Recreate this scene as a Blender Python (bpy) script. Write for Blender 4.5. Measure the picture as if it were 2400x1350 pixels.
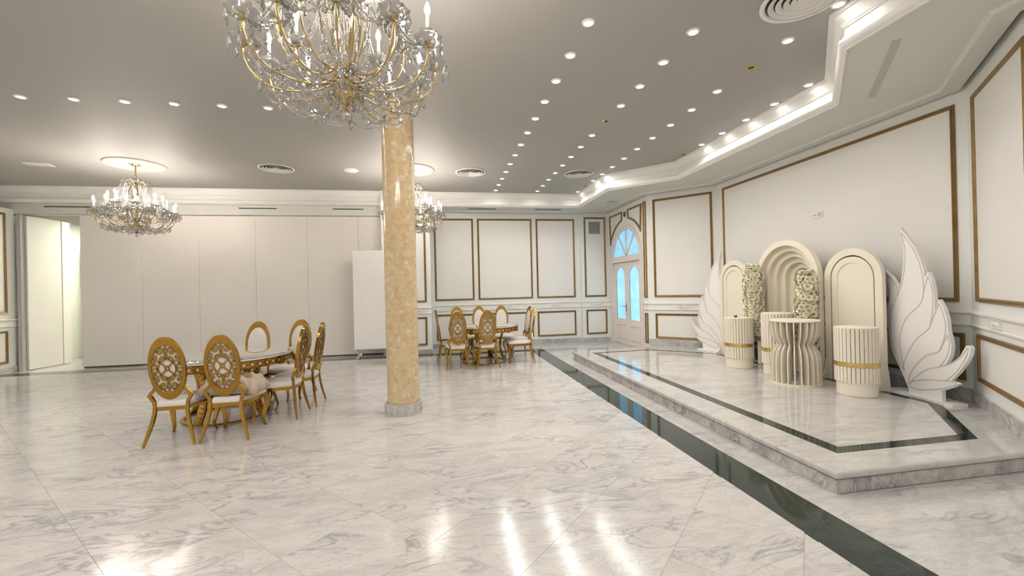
import bpy, bmesh, math, random
from math import sin, cos, pi, sqrt, atan2, radians as R
from mathutils import Vector, Matrix
random.seed(7)
scene = bpy.context.scene
for o in list(bpy.data.objects): bpy.data.objects.remove(o)
col = scene.collection

# ------------------------------------------------------------------ camera
CAM_H = 1.4
F_PX, YAW, PITCH, ROLL = 987.64, 0.168975, 0.0023984, -0.0233462
fw = Vector((sin(YAW)*cos(PITCH), cos(YAW)*cos(PITCH), sin(PITCH)))
r0 = Vector((cos(YAW), -sin(YAW), 0)); u0 = r0.cross(fw)
rr = r0*cos(ROLL)+u0*sin(ROLL); uu = -r0*sin(ROLL)+u0*cos(ROLL)
cd = bpy.data.cameras.new('camera'); cam = bpy.data.objects.new('camera', cd); col.objects.link(cam)
cd.sensor_width = 36; cd.lens = 36*F_PX/2400; cd.clip_start = 0.05; cd.clip_end = 100
cam.matrix_world = Matrix(((rr.x, uu.x, -fw.x, 0), (rr.y, uu.y, -fw.y, 0), (rr.z, uu.z, -fw.z, CAM_H), (0, 0, 0, 1)))
scene.camera = cam
# ------------------------------------------------------------------ world, exposure
w = bpy.data.worlds.new('world'); scene.world = w; w.use_nodes = True
w.node_tree.nodes['Background'].inputs[0].default_value = (0.75, 0.85, 1, 1)
w.node_tree.nodes['Background'].inputs[1].default_value = 0.4
vs = scene.view_settings; vs.view_transform = 'Standard'; vs.look = 'None'; vs.gamma = 1; vs.use_curve_mapping = False
vs.exposure = 0.64
DOWN_W = 12.0       # spot of one downlight
LENS_S = 5.5       # radiance of a downlight lens
BULB_S = 150.0      # radiance of a chandelier bulb
NEXT_W = 50.0       # lamps of the room beyond the partition
scene.cycles.max_bounces = 8; scene.cycles.diffuse_bounces = 3; scene.cycles.glossy_bounces = 4
scene.cycles.transmission_bounces = 7; scene.cycles.transparent_max_bounces = 12
scene.cycles.use_denoising = True; scene.cycles.adaptive_threshold = .03; scene.cycles.use_light_tree = False
scene.cycles.caustics_reflective = False; scene.cycles.caustics_refractive = False

# ------------------------------------------------------------------ helpers
def tag(o, label=None, cat=None, group=None, kind=None):
    if label: o['label'] = label
    if cat: o['category'] = cat
    if group: o['group'] = group
    if kind: o['kind'] = kind
    return o
def empty(name, loc=(0, 0, 0), rz=0.0, parent=None):
    o = bpy.data.objects.new(name, None); col.objects.link(o); o.empty_display_size = 0.1
    o.location = loc; o.rotation_euler = (0, 0, rz); o.parent = parent
    return o
def thing(name, label, cat, loc=(0, 0, 0), rz=0.0, group=None):
    return tag(empty(name, loc, rz), label, cat, group)
def link(name, me, parent=None, loc=(0, 0, 0), rot=(0, 0, 0), sc=None):
    o = bpy.data.objects.new(name, me); col.objects.link(o); o.parent = parent
    o.location = loc; o.rotation_euler = rot
    if sc is not None: o.scale = sc if hasattr(sc, '__len__') else (sc, sc, sc)
    return o
def copy_tree(o, parent=None, loc=None, rz=None):
    c = o.copy(); col.objects.link(c); c.parent = parent
    if loc is not None: c.location = loc
    if rz is not None: c.rotation_euler = (0, 0, rz)
    for ch in o.children: copy_tree(ch, c)
    return c
def area2(p): return sum(p[i][0]*p[(i+1) % len(p)][1]-p[(i+1) % len(p)][0]*p[i][1] for i in range(len(p)))
class MB:
    def __init__(s): s.v = []; s.f = []
    def add(s, v, f):
        b = len(s.v); s.v += [tuple(q) for q in v]; s.f += [tuple(b+i for i in q) for q in f]; return s
    def box(s, x0, x1, y0, y1, z0, z1):
        v = [(x, y, z) for z in (z0, z1) for y in (y0, y1) for x in (x0, x1)]
        return s.add(v, [(0, 2, 3, 1), (4, 5, 7, 6), (0, 1, 5, 4), (2, 6, 7, 3), (0, 4, 6, 2), (1, 3, 7, 5)])
    def prism(s, poly, a0, a1, fn=None):
        """poly in 2D extruded along third axis; fn(u, v, t) -> xyz"""
        fn = fn or (lambda u, v, t: (u, v, t))
        if area2(poly) < 0: poly = poly[::-1]
        n = len(poly)
        v = [fn(u, q, a0) for u, q in poly]+[fn(u, q, a1) for u, q in poly]
        f = [tuple(range(n))[::-1], tuple(range(n, 2*n))]+[(i, (i+1) % n, n+(i+1) % n, n+i) for i in range(n)]
        return s.add(v, f)
    def ring(s, outer, inner, a0, a1, fn=None, closed=True):
        """band between two polylines of equal count, extruded"""
        fn = fn or (lambda u, v, t: (u, v, t)); n = len(outer)
        v = [fn(*p, a0) for p in outer]+[fn(*p, a0) for p in inner]+[fn(*p, a1) for p in outer]+[fn(*p, a1) for p in inner]
        f = []
        for i in range(n if closed else n-1):
            j = (i+1) % n
            f += [(i, j, n+j, n+i), (2*n+i, 3*n+i, 3*n+j, 2*n+j), (i, 2*n+i, 2*n+j, j), (n+i, n+j, 3*n+j, 3*n+i)]
        if not closed:
            f += [(0, n, 3*n, 2*n), (n-1, 3*n-1, 4*n-1, 2*n-1)]
        return s.add(v, f)
    def lathe(s, prof, n=24, c=(0, 0, 0), cap=True, rip=None):
        v = []
        for k, (r, z) in enumerate(prof):
            for i in range(n):
                a = 2*pi*i/n; q = r*(1+(rip(a, k) if rip else 0))
                v.append((c[0]+q*cos(a), c[1]+q*sin(a), c[2]+z))
        f = [(k*n+i, k*n+(i+1) % n, (k+1)*n+(i+1) % n, (k+1)*n+i) for k in range(len(prof)-1) for i in range(n)]
        if cap: f += [tuple(range(n))[::-1], tuple((len(prof)-1)*n+i for i in range(n))]
        return s.add(v, f)
    def tube(s, path, rad, n=6, aspect=1.0, up=(0, 0, 1), cap=True):
        P = [Vector(p) for p in path]; m = len(P); v = []; prev = None
        for k in range(m):
            t = (P[min(k+1, m-1)]-P[max(k-1, 0)]).normalized()
            if prev is None:
                a = Vector(up); a = a-t*a.dot(t)
                if a.length < 1e-4: a = Vector((1, 0, 0)); a = a-t*a.dot(t)
                a.normalize()
            else:
                a = prev-t*prev.dot(t); a.normalize()
            prev = a; b = t.cross(a); r = rad[k] if hasattr(rad, '__len__') else rad
            for i in range(n):
                an = 2*pi*(i+.5)/n
                v.append(P[k]+a*(r*cos(an))+b*(r*aspect*sin(an)))
        f = [(k*n+i, k*n+(i+1) % n, (k+1)*n+(i+1) % n, (k+1)*n+i) for k in range(m-1) for i in range(n)]
        if cap: f += [tuple(range(n))[::-1], tuple((m-1)*n+i for i in range(n))]
        return s.add(v, f)
    def ball(s, c, r, n=6, m=4):
        prof = [(max(1e-4, r*sin(pi*k/m)), -r*cos(pi*k/m)) for k in range(m+1)]
        return s.lathe(prof, n, c, cap=False)
    def mesh(s, name, mat, smooth=None):
        me = bpy.data.meshes.new(name); me.from_pydata(s.v, [], s.f)
        bm = bmesh.new(); bm.from_mesh(me); bmesh.ops.recalc_face_normals(bm, faces=bm.faces); bm.to_mesh(me); bm.free()
        if mat: me.materials.append(mat)
        if smooth:
            me.shade_smooth(); me.set_sharp_from_angle(angle=R(smooth))
        me.update(); return me
    def build(s, name, mat, parent=None, loc=(0, 0, 0), rot=(0, 0, 0), smooth=None):
        return link(name, s.mesh(name, mat, smooth), parent, loc, rot)
def bevel(o, wd=0.004, seg=2):
    m = o.modifiers.new('bevel', 'BEVEL'); m.width = wd; m.segments = seg; m.limit_method = 'ANGLE'; m.angle_limit = R(40); return o
def offset_line(pts, d, closed=False):
    """offset a polyline to its right-hand side by d"""
    out = []; n = len(pts)
    for i in range(n):
        a = pts[i-1] if (i > 0 or closed) else None; b = pts[i]; c = pts[(i+1) % n] if (i < n-1 or closed) else None
        ns = []
        for p, q in ((a, b), (b, c)):
            if p is None or q is None: continue
            dx, dy = q[0]-p[0], q[1]-p[1]; l = sqrt(dx*dx+dy*dy); ns.append((dy/l, -dx/l))
        if len(ns) == 1: out.append((b[0]+ns[0][0]*d, b[1]+ns[0][1]*d))
        else:
            k = 1+ns[0][0]*ns[1][0]+ns[0][1]*ns[1][1]
            out.append((b[0]+(ns[0][0]+ns[1][0])*d/k, b[1]+(ns[0][1]+ns[1][1])*d/k))
    return out
def sweep(mb, line, prof, closed=False):
    """profile [(d to the right, z)] swept along a plan polyline with mitres"""
    rows = [offset_line(line, d, closed) for d, z in prof]; n = len(line); m = len(prof)
    v = [(rows[k][i][0], rows[k][i][1], prof[k][1]) for k in range(m) for i in range(n)]
    f = []
    for k in range(m-1):
        for i in range(n if closed else n-1):
            j = (i+1) % n; f.append((k*n+i, k*n+j, (k+1)*n+j, (k+1)*n+i))
    mb.add(v, f)
def clip(poly, a, b, c):
    """keep a*x+b*y <= c"""
    out = []
    for i in range(len(poly)):
        p, q = poly[i], poly[(i+1) % len(poly)]; dp, dq = a*p[0]+b*p[1]-c, a*q[0]+b*q[1]-c
        if dp <= 0: out.append(p)
        if dp*dq < 0:
            t = dp/(dp-dq); out.append((p[0]+(q[0]-p[0])*t, p[1]+(q[1]-p[1])*t))
    return out
ORD = 'first second third fourth fifth sixth seventh eighth ninth tenth eleventh twelfth thirteenth fourteenth'.split()

# ------------------------------------------------------------------ materials
def nmat(name, colr=(.8, .8, .8), rough=.5, metal=0.0, spec=.5, **kw):
    m = bpy.data.materials.new(name); m.use_nodes = True; nt = m.node_tree
    b = nt.nodes['Principled BSDF']
    b.inputs['Base Color'].default_value = (*colr, 1); b.inputs['Roughness'].default_value = rough
    b.inputs['Metallic'].default_value = metal; b.inputs['Specular IOR Level'].default_value = spec
    for k, v in kw.items(): b.inputs[k.replace('_', ' ')].default_value = v
    return m
def N(m, t, **kw):
    n = m.node_tree.nodes.new(t)
    for k, v in kw.items():
        if hasattr(n, k): setattr(n, k, v)
        else: n.inputs[k.replace('_', ' ')].default_value = v
    return n
def L(m, a, ao, b, bi): m.node_tree.links.new(a.outputs[ao], b.inputs[bi])
def ramp(m, stops):
    n = m.node_tree.nodes.new('ShaderNodeValToRGB'); e = n.color_ramp.elements
    while len(e) < len(stops): e.new(0.5)
    for q, (pos, c) in zip(e, stops): q.position = pos; q.color = (*c, 1) if len(c) == 3 else c
    return n
def varied(name, c, rough, amt=.04, scale=6.0, metal=0.0, bump=0.0, bscale=80.0, spec=.5):
    """plain surface with slight wear: colour and roughness drift with noise"""
    m = nmat(name, c, rough, metal, spec); b = m.node_tree.nodes['Principled BSDF']
    tc = N(m, 'ShaderNodeTexCoord'); no = N(m, 'ShaderNodeTexNoise', Scale=scale, Detail=4.0)
    L(m, tc, 'Object', no, 'Vector')
    lo = tuple(max(0, x*(1-amt)) for x in c); hi = tuple(min(1, x*(1+amt)) for x in c)
    rp = ramp(m, [(.3, lo), (.7, hi)]); L(m, no, 'Fac', rp, 'Fac'); L(m, rp, 'Color', b, 'Base Color')
    if bump:
        n2 = N(m, 'ShaderNodeTexNoise', Scale=bscale, Detail=3.0); L(m, tc, 'Object', n2, 'Vector')
        bp = N(m, 'ShaderNodeBump', Strength=bump, Distance=.01); L(m, n2, 'Fac', bp, 'Height'); L(m, bp, 'Normal', b, 'Normal')
    return m
def marble(name, base, mid, vein, rough=.1, scale=1.0, stretch=(1, 1, 1), perobj=True, vw=.05, rotz=0.0, contrast=1.0):
    m = nmat(name, base, rough); b = m.node_tree.nodes['Principled BSDF']
    tc = N(m, 'ShaderNodeTexCoord'); geo = N(m, 'ShaderNodeNewGeometry')
    mp = N(m, 'ShaderNodeMapping'); mp.inputs['Scale'].default_value = stretch; mp.inputs['Rotation'].default_value = (0, 0, rotz)
    L(m, geo, 'Position', mp, 'Vector')
    src = mp
    if perobj:
        oi = N(m, 'ShaderNodeObjectInfo'); ml = N(m, 'ShaderNodeVectorMath', operation='MULTIPLY_ADD')
        ml.inputs[1].default_value = (37, 53, 71); L(m, oi, 'Random', ml, 0); L(m, mp, 'Vector', ml, 2); src = ml
    n1 = N(m, 'ShaderNodeTexNoise', Scale=1.3*scale, Detail=9.0, Roughness=.62, Distortion=.9); L(m, src, 0, n1, 'Vector')
    # thin veins: ridge of a distorted noise
    n2 = N(m, 'ShaderNodeTexNoise', Scale=1.15*scale, Detail=7.0, Roughness=.55, Distortion=1.7); L(m, src, 0, n2, 'Vector')
    sb = N(m, 'ShaderNodeMath', operation='SUBTRACT'); sb.inputs[1].default_value = .5; L(m, n2, 'Fac', sb, 0)
    ab = N(m, 'ShaderNodeMath', operation='ABSOLUTE'); L(m, sb, 0, ab, 0)
    rv = ramp(m, [(0, (1, 1, 1)), (vw*.35, (.55, .55, .55)), (vw, (0, 0, 0))]); L(m, ab, 0, rv, 'Fac')
    n3 = N(m, 'ShaderNodeTexNoise', Scale=.8*scale, Detail=2.0); L(m, src, 0, n3, 'Vector')
    rm = ramp(m, [(.42, (0, 0, 0)), (.62, (1, 1, 1))]); L(m, n3, 'Fac', rm, 'Fac')
    mv = N(m, 'ShaderNodeMath', operation='MULTIPLY'); L(m, rv, 'Color', mv, 0); L(m, rm, 'Color', mv, 1)
    mv2 = N(m, 'ShaderNodeMath', operation='MULTIPLY'); L(m, mv, 0, mv2, 0); mv2.inputs[1].default_value = contrast
    rb = ramp(m, [(.36, mid), (.56, base)]); L(m, n1, 'Fac', rb, 'Fac')
    n4 = N(m, 'ShaderNodeTexNoise', Scale=2.6*scale, Detail=8.0, Roughness=.68, Distortion=2.2); L(m, src, 0, n4, 'Vector')
    s4 = N(m, 'ShaderNodeMath', operation='SUBTRACT'); s4.inputs[1].default_value = .52; L(m, n4, 'Fac', s4, 0)
    a4 = N(m, 'ShaderNodeMath', operation='ABSOLUTE'); L(m, s4, 0, a4, 0)
    r4 = ramp(m, [(0, (.55, .55, .55)), (vw*.3, (.25, .25, .25)), (vw*.7, (0, 0, 0))]); L(m, a4, 0, r4, 'Fac')
    m4 = N(m, 'ShaderNodeMix', data_type='RGBA'); L(m, r4, 'Color', m4, 0); L(m, rb, 'Color', m4, 6); m4.inputs[7].default_value = (*[.55*p+.45*q for p, q in zip(vein, mid)], 1)
    mx = N(m, 'ShaderNodeMix', data_type='RGBA'); L(m, mv2, 0, mx, 0); L(m, m4, 2, mx, 6); mx.inputs[7].default_value = (*vein, 1)
    L(m, mx, 2, b, 'Base Color')
    return m
def emit(name, c, s):
    m = bpy.data.materials.new(name); m.use_nodes = True; nt = m.node_tree; nt.nodes.clear()
    e = nt.nodes.new('ShaderNodeEmission'); e.inputs[0].default_value = (*c, 1); e.inputs[1].default_value = s
    o = nt.nodes.new('ShaderNodeOutputMaterial'); nt.links.new(e.outputs[0], o.inputs[0]); return m
M = {}
M['wall'] = varied('wall_paint', (.83, .84, .80), .55, .015, 1.5)
M['field'] = varied('panel_paint', (.84, .82, .775), .5, .015, 1.5)
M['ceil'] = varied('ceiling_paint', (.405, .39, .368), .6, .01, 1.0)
M['trim'] = varied('white_trim', (.86, .84, .80), .38, .015, 2.0)
M['soffit'] = varied('soffit_paint', (.70, .69, .635), .5, .015, 1.5)
M['mould'] = varied('gold_brown_moulding', (.25, .15, .048), .38, .18, 9.0, metal=.35)
M['floor'] = marble('white_marble', (.655, .62, .585), (.555, .525, .50), (.26, .25, .255), .145, 3.0, (.45, 1.25, 1), True, .045, R(-10), .7)
M['slab'] = marble('white_marble_slab', (.62, .595, .565), (.53, .51, .49), (.27, .26, .265), .09, 3.4, (.42, 1.4, 1), True, .06, R(25), .65)
M['plat'] = marble('stage_marble', (.62, .595, .56), (.53, .51, .485), (.34, .33, .32), .08, 3.6, (.45, 1.4, 1), True, .05, R(-35), .65)
M['riser'] = marble('riser_marble', (.62, .60, .575), (.42, .40, .385), (.16, .15, .15), .15, 3.2, (1, 1, 1), True, .06, 0, .9)
M['skirt'] = marble('skirting_marble', (.60, .58, .55), (.42, .41, .40), (.22, .22, .23), .2, 3.0, (1, 1, 1), True, .06, 0, .8)
M['green'] = marble('green_marble', (.020, .034, .027), (.012, .022, .017), (.07, .10, .085), .06, 5.0, (1, 1, 1), True, .03, 0, .5); M['green'].node_tree.nodes['Principled BSDF'].inputs['Specular IOR Level'].default_value = .32
def breccia():
    """yellow marble with pale rounded patches"""
    m = nmat('yellow_marble', (.64, .47, .26), .13); b = m.node_tree.nodes['Principled BSDF']
    geo = N(m, 'ShaderNodeNewGeometry')
    nd = N(m, 'ShaderNodeTexNoise', Scale=5.0, Detail=4.0); L(m, geo, 'Position', nd, 'Vector')
    ma = N(m, 'ShaderNodeVectorMath', operation='MULTIPLY_ADD'); ma.inputs[1].default_value = (.22, .22, .22); L(m, nd, 'Color', ma, 0); L(m, geo, 'Position', ma, 2)
    vo = N(m, 'ShaderNodeTexVoronoi', Scale=17.0); L(m, ma, 0, vo, 'Vector')
    n1 = N(m, 'ShaderNodeTexNoise', Scale=16.0, Detail=6.0, Roughness=.6); L(m, ma, 0, n1, 'Vector')
    r1 = ramp(m, [(.30, (.56, .40, .21)), (.50, (.65, .49, .285)), (.70, (.71, .58, .40))]); L(m, n1, 'Fac', r1, 'Fac')
    sp = N(m, 'ShaderNodeSeparateColor'); L(m, vo, 'Color', sp, 0)
    r2 = ramp(m, [(.66, (0, 0, 0)), (.78, (1, 1, 1))]); L(m, sp, 'Red', r2, 'Fac')
    r3 = ramp(m, [(.25, (1, 1, 1)), (.5, (0, 0, 0))]); L(m, vo, 'Distance', r3, 'Fac')
    mu = N(m, 'ShaderNodeMath', operation='MULTIPLY'); L(m, r2, 'Color', mu, 0); L(m, r3, 'Color', mu, 1)
    m2 = N(m, 'ShaderNodeMath', operation='MULTIPLY'); L(m, mu, 0, m2, 0); m2.inputs[1].default_value = .7
    mx = N(m, 'ShaderNodeMix', data_type='RGBA'); L(m, m2, 0, mx, 0); L(m, r1, 'Color', mx, 6); mx.inputs[7].default_value = (.76, .68, .54, 1)
    L(m, mx, 2, b, 'Base Color'); return m
M['column'] = breccia()
M['gold'] = varied('polished_gold', (.42, .235, .048), .19, .10, 5.0, metal=1.0)
M['goldband'] = varied('gold_band', (.80, .58, .20), .24, .15, 14.0, metal=1.0)
M['chgold'] = varied('chandelier_gold', (.54, .40, .18), .2, .08, 10.0, metal=1.0)
M['leather'] = varied('cream_leather', (.76, .70, .63), .45, .03, 8.0, bump=.05, bscale=60)
M['cream'] = varied('cream_lacquer', (.85, .775, .64), .5, .02, 3.0)
M['white'] = varied('white_board', (.88, .85, .82), .45, .015, 3.0)
M['groove'] = varied('grey_groove', (.60, .56, .51), .5, .05, 6.0)
M['dark'] = varied('dark_gap', (.05, .045, .04), .7, .1, 6.0)
M['part'] = varied('partition_laminate', (.82, .77, .71), .5, .02, 1.2)
M['cloth'] = varied('beige_cloth', (.54, .43, .335), .85, .06, 10.0, bump=.2, bscale=50)
M['petal'] = varied('ivory_petal', (.95, .88, .67), .6, .10, 12.0)
M['core'] = varied('flower_core', (.74, .69, .48), .8, .2, 10.0)
M['grille'] = varied('grille_grey', (.50, .49, .47), .4, .03, 5.0)
M['black'] = varied('black_plastic', (.02, .02, .02), .4, .1, 8.0)
M['brass'] = varied('brass', (.60, .43, .15), .25, .1, 8.0, metal=1.0)
M['lens'] = emit('downlight_glow', (1.0, .96, .90), LENS_S)
M['bulb'] = emit('bulb_glow', (1.0, .92, .82), BULB_S)
M['candle'] = varied('candle_tube', (.86, .84, .80), .35, .02, 9.0)
def crystal():
    m = nmat('crystal', (1, .985, .95), .0, 0, .5); b = m.node_tree.nodes['Principled BSDF']
    b.inputs['Transmission Weight'].default_value = .78; b.inputs['IOR'].default_value = 1.46
    no = N(m, 'ShaderNodeTexNoise', Scale=30.0); rp = ramp(m, [(.3, (.0, .0, .0)), (.7, (.06, .06, .06))])
    L(m, no, 'Fac', rp, 'Fac'); L(m, rp, 'Color', b, 'Roughness'); return m
M['crystal'] = crystal()
M['pan'] = M['crystal'].copy(); M['pan'].name = 'cut_glass'; M['pan'].node_tree.nodes['Principled BSDF'].inputs['Transmission Weight'].default_value = .7
M['rose'] = varied('rose_plaster', (.47, .45, .42), .6, .02, 3.0)
def tabletop():
    m = nmat('mirror_glass', (.80, .81, .79), .01, .0, .9)
    b = m.node_tree.nodes['Principled BSDF']; b.inputs['Coat Weight'].default_value = 1.0; b.inputs['Coat Roughness'].default_value = .02
    b.inputs['Metallic'].default_value = .92
    no = N(m, 'ShaderNodeTexNoise', Scale=3.0); rp = ramp(m, [(.3, (.0, .0, .0)), (.7, (.012, .012, .012))]); L(m, no, 'Fac', rp, 'Fac'); L(m, rp, 'Color', b, 'Roughness'); return m
M['mirror'] = tabletop()
def bluepane():
    """frosted pane lit by the daylight outside"""
    m = nmat('frosted_daylight_pane', (.25, .45, .6), .25); b = m.node_tree.nodes['Principled BSDF']
    tc = N(m, 'ShaderNodeTexCoord'); no = N(m, 'ShaderNodeTexNoise', Scale=2.2, Detail=5.0, Distortion=.8); L(m, tc, 'Object', no, 'Vector')
    rp = ramp(m, [(.3, (.17, .50, .78)), (.55, (.28, .65, .92)), (.75, (.50, .80, .98))]); L(m, no, 'Fac', rp, 'Fac')
    L(m, rp, 'Color', b, 'Emission Color'); b.inputs['Emission Strength'].default_value = .62
    return m
M['pane'] = bluepane()
M['pane2'] = M['pane'].copy(); M['pane2'].name = 'transom_daylight_pane'; M['pane2'].node_tree.nodes['Principled BSDF'].inputs['Emission Strength'].default_value = .48
M['door'] = varied('door_paint', (.80, .725, .675), .4, .015, 2.0)

# ------------------------------------------------------------------ lamps of the place that are light objects
def disk_lamp(name, loc, size, watts, c=(1, .93, .83), rot=(0, 0, 0)):
    d = bpy.data.lights.new(name, 'AREA'); d.shape = 'DISK'; d.size = size; d.energy = watts; d.color = c
    o = bpy.data.objects.new(name, d); col.objects.link(o); o.location = loc; o.rotation_euler = rot; return o
for i, (x, y) in enumerate(((-7.2, 11.6), (-4.2, 11.8), (-1.4, 11.8))):
    disk_lamp('next_room_lamp', (x, y, 3.2), .5, NEXT_W*(1.25 if i == 0 else .7), (1.0, 1.0, .78))

# ================================================================== SETTING
ZC, ZS, ZP = 3.63, 3.33, 0.15
XL, YN = -8.55, -3.5
# --- floor
fl = MB().box(XL-.2, 5.6, YN-.2, 14.2, -.12, -.004).build('floor', M['floor']); tag(fl, 'polished white marble floor with grey veins, laid diagonally', kind='structure')
c45 = sqrt(.5); T = .565
def vis(x, y):
    d = Vector((x, y, -CAM_H)); z = d.dot(fw)
    if z < .3: return False
    px = 1200+F_PX*d.dot(rr)/z; py = 675-F_PX*d.dot(uu)/z
    return -260 < px < 2660 and py < 1700
tiles = []
for i in range(-14, 22):
    for j in range(-6, 30):
        u, v = .53+T*i, .62+T*j; g = .0007
        P = [((a-b)*c45, (a+b)*c45) for a, b in ((u+g, v+g), (u+T-g, v+g), (u+T-g, v+T-g), (u+g, v+T-g))]
        P = clip(P, 1, 0, 1.98); P = clip(P, -1, 0, -XL); P = clip(P, 0, 1, 9.22); P = clip(P, 0, -1, 3.4)
        if len(P) < 3 or abs(area2(P))/2 < .004: continue
        cx = sum(q[0] for q in P)/len(P); cy = sum(q[1] for q in P)/len(P)
        if vis(cx, cy): tiles.append((cx*cx+cy*cy, P))
tiles.sort(key=lambda t: t[0])
full = None
for k, (d2, P) in enumerate(tiles[:298]):
    cx = sum(q[0] for q in P)/len(P); cy = sum(q[1] for q in P)/len(P)
    if abs(abs(area2(P))/2-(T-2*g)**2) < 1e-4:
        if full is None: full = MB().prism([(q[0]-cx, q[1]-cy) for q in P], -.03, 0).mesh('tile', M['floor'])
        link('tile', full, fl, (cx, cy, 0))
    else: MB().prism([(q[0]-cx, q[1]-cy) for q in P], -.03, 0).build('tile', M['floor'], fl, (cx, cy, 0))
if len(tiles) > 298:
    mb = MB()
    for d2, P in tiles[298:]: mb.prism(P, -.03, 0)
    tag(mb.build('far_tiles', M['floor'], fl), kind='stuff')
MB().box(1.98, 2.29, YN, 9.58, -.03, 0).build('green_inlay', M['green'], fl)
MB().box(XL, 1.98, 9.22, 9.58, -.03, 0).build('green_inlay', M['green'], fl)
def slabs(x0, x1, y0, y1, n, axis):
    for i in range(n):
        a, b = i/n, (i+1)/n
        if axis == 'y': MB().box(x0, x1, y0+(y1-y0)*a+.001, y0+(y1-y0)*b-.001, -.03, 0).build('border_slab', M['slab'], fl)
        else: MB().box(x0+(x1-x0)*a+.001, x0+(x1-x0)*b-.001, y0, y1, -.03, 0).build('border_slab', M['slab'], fl)
slabs(2.292, 2.56, 2.36, 9.58, 8, 'y'); slabs(2.292, 4.5, .3, 2.36, 2, 'y'); slabs(2.562, 4.34, 7.9, 9.58, 3, 'x'); slabs(-.2, 4.34, 9.582, 10.6, 6, 'x'); slabs(XL, -.2, 9.582, 10.2, 8, 'x')

# --- walls: each a slab standing behind its line, inside to the right of start->end
WALLS = {}
def wall(name, a, b, label, z1=3.64, z0=0.0, th=.16, mat='wall', poly=None):
    dx, dy = b[0]-a[0], b[1]-a[1]; ln = sqrt(dx*dx+dy*dy); dx /= ln; dy /= ln; nx, ny = dy, -dx
    # local x along the wall, local y into the room
    o = empty(name, (a[0], a[1], 0), 0) if False else None
    poly = poly or [(0, z0), (ln, z0), (ln, z1), (0, z1)]
    mb = MB().prism(poly, -th, 0, lambda u, v, t: (u, t, v))
    ob = link(name, mb.mesh(name, M[mat]), None, (a[0], a[1], 0), (0, 0, atan2(dy, dx)))
    # local +y must point into the room: rotate mirrored when needed
    # local y axis after rotation = (-dy, dx) = -(nx, ny) -> use negative t side
    ob.data.transform(Matrix.Scale(-1, 4, (0, 1, 0))); ob.data.flip_normals()
    tag(ob, label, kind='structure'); WALLS[name] = ln
    return ob
# in wall-local coordinates: x along, y = -depth towards the room (room side is negative y), z up
def frame_bars(mb, x0, x1, z0, z1, wd=.042, th=.024):
    o = [(x0, z0), (x1, z0), (x1, z1), (x0, z1)]
    pr = [(0, 0), (0, .55), (.2, 1), (.45, .7), (.6, 1), (.85, .8), (1, .35), (1, 0)]
    n = len(pr); v = []
    for (s, t) in pr:
        ins = s*wd; v += [(x0+ins, -t*th, z0+ins), (x1-ins, -t*th, z0+ins), (x1-ins, -t*th, z1-ins), (x0+ins, -t*th, z1-ins)]
    f = [(k*4+i, k*4+(i+1) % 4, (k+1)*4+(i+1) % 4, (k+1)*4+i) for k in range(n-1) for i in range(4)]
    mb.add(v, f)
def panel(w, x0, x1, z0, z1, field=True):
    mb = MB(); frame_bars(mb, x0, x1, z0, z1); o = mb.build('panel_moulding', M['mould'], w)
    if field: MB().box(x0+.041, x1-.041, -.004, .004, z0+.041, z1-.041).build('panel_field', M['field'], w)
def rail(w, x0, x1, z0=.89, d=.0):
    pr = [(0, 0), (.018, .0), (.022, .015), (.010, .025), (.010, .105), (.02, .115), (.032, .13), (.032, .145), (.012, .155), (0, .16)]
    v = [(x, -q-d, z0+z) for x in (x0, x1) for q, z in pr]; n = len(pr)
    f = [(i, i+1, n+i+1, n+i) for i in range(n-1)]+[tuple(range(n)), tuple(range(2*n-1, n-1, -1))]
    return MB().add(v, f).build('chair_rail', M['trim'], w)
def ornament(w, x, z=.965):
    mb = MB()
    pts = lambda a, b: [(x+a*cos(t)*(1 if abs(cos(t)) < .8 else 1.0), z+b*sin(t)) for t in [2*pi*k/28 for k in range(28)]]
    sq = lambda a, b: [(x+a*max(-1, min(1, 1.35*cos(t))), z+b*max(-1, min(1, 1.35*sin(t)))) for t in [2*pi*k/28 for k in range(28)]]
    mb.ring(sq(.15, .042), sq(.138, .033), -.010, -.022, lambda u, v, t: (u, t, v))
    v = []; n = 14
    for k in range(5):
        rr_ = sin(pi/2*(k+1)/5) if k < 4 else 1.0
        v += [(x+.045*rr_*cos(2*pi*i/n), -.010-.018*cos(pi/2*(k+1)/5.0), z+.024*rr_*sin(2*pi*i/n)) for i in range(n)]
    mb.add(v, [(k*n+i, k*n+(i+1) % n, (k+1)*n+(i+1) % n, (k+1)*n+i) for k in range(4) for i in range(n)]+[tuple(range(n))])
    for s in (-1, 1):
        pth = [(x+s*(.05+.07*t), -.016, z+.018*sin(2*pi*t)) for t in [k/10 for k in range(11)]]
        mb.tube(pth, [.009*(1-.6*k/10) for k in range(11)], 6)
        pth = [(x+s*(.055+.04*t), -.016, z-.018*sin(2*pi*t)) for t in [k/8 for k in range(9)]]
        mb.tube(pth, [.008*(1-.5*k/8) for k in range(9)], 6)
    mb.build('carved_ornament', M['trim'], w, smooth=50)
def skirting(name, a, b, label, h=.1, z0=0.0, n=4, th=.022):
    dx, dy = b[0]-a[0], b[1]-a[1]; ln = sqrt(dx*dx+dy*dy)
    root = link(name, MB().box(0, ln, -th+.004, 0, z0, z0+h-.004).mesh(name, M['skirt']), None, (a[0], a[1], 0), (0, 0, atan2(dy, dx)))
    tag(root, label, kind='structure')
    cuts = [0]+sorted((k+random.uniform(-.25, .25))/n for k in range(1, n))+[1]
    for p, q in zip(cuts, cuts[1:]):
        MB().box(ln*p+.001, ln*q-.001, -th, -.001, z0, z0+h).build('skirting_slab', M['skirt'], root)
    return root
YB, YG, XD, XR = 10.5, 10.38, 4.34, 5.28
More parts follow.
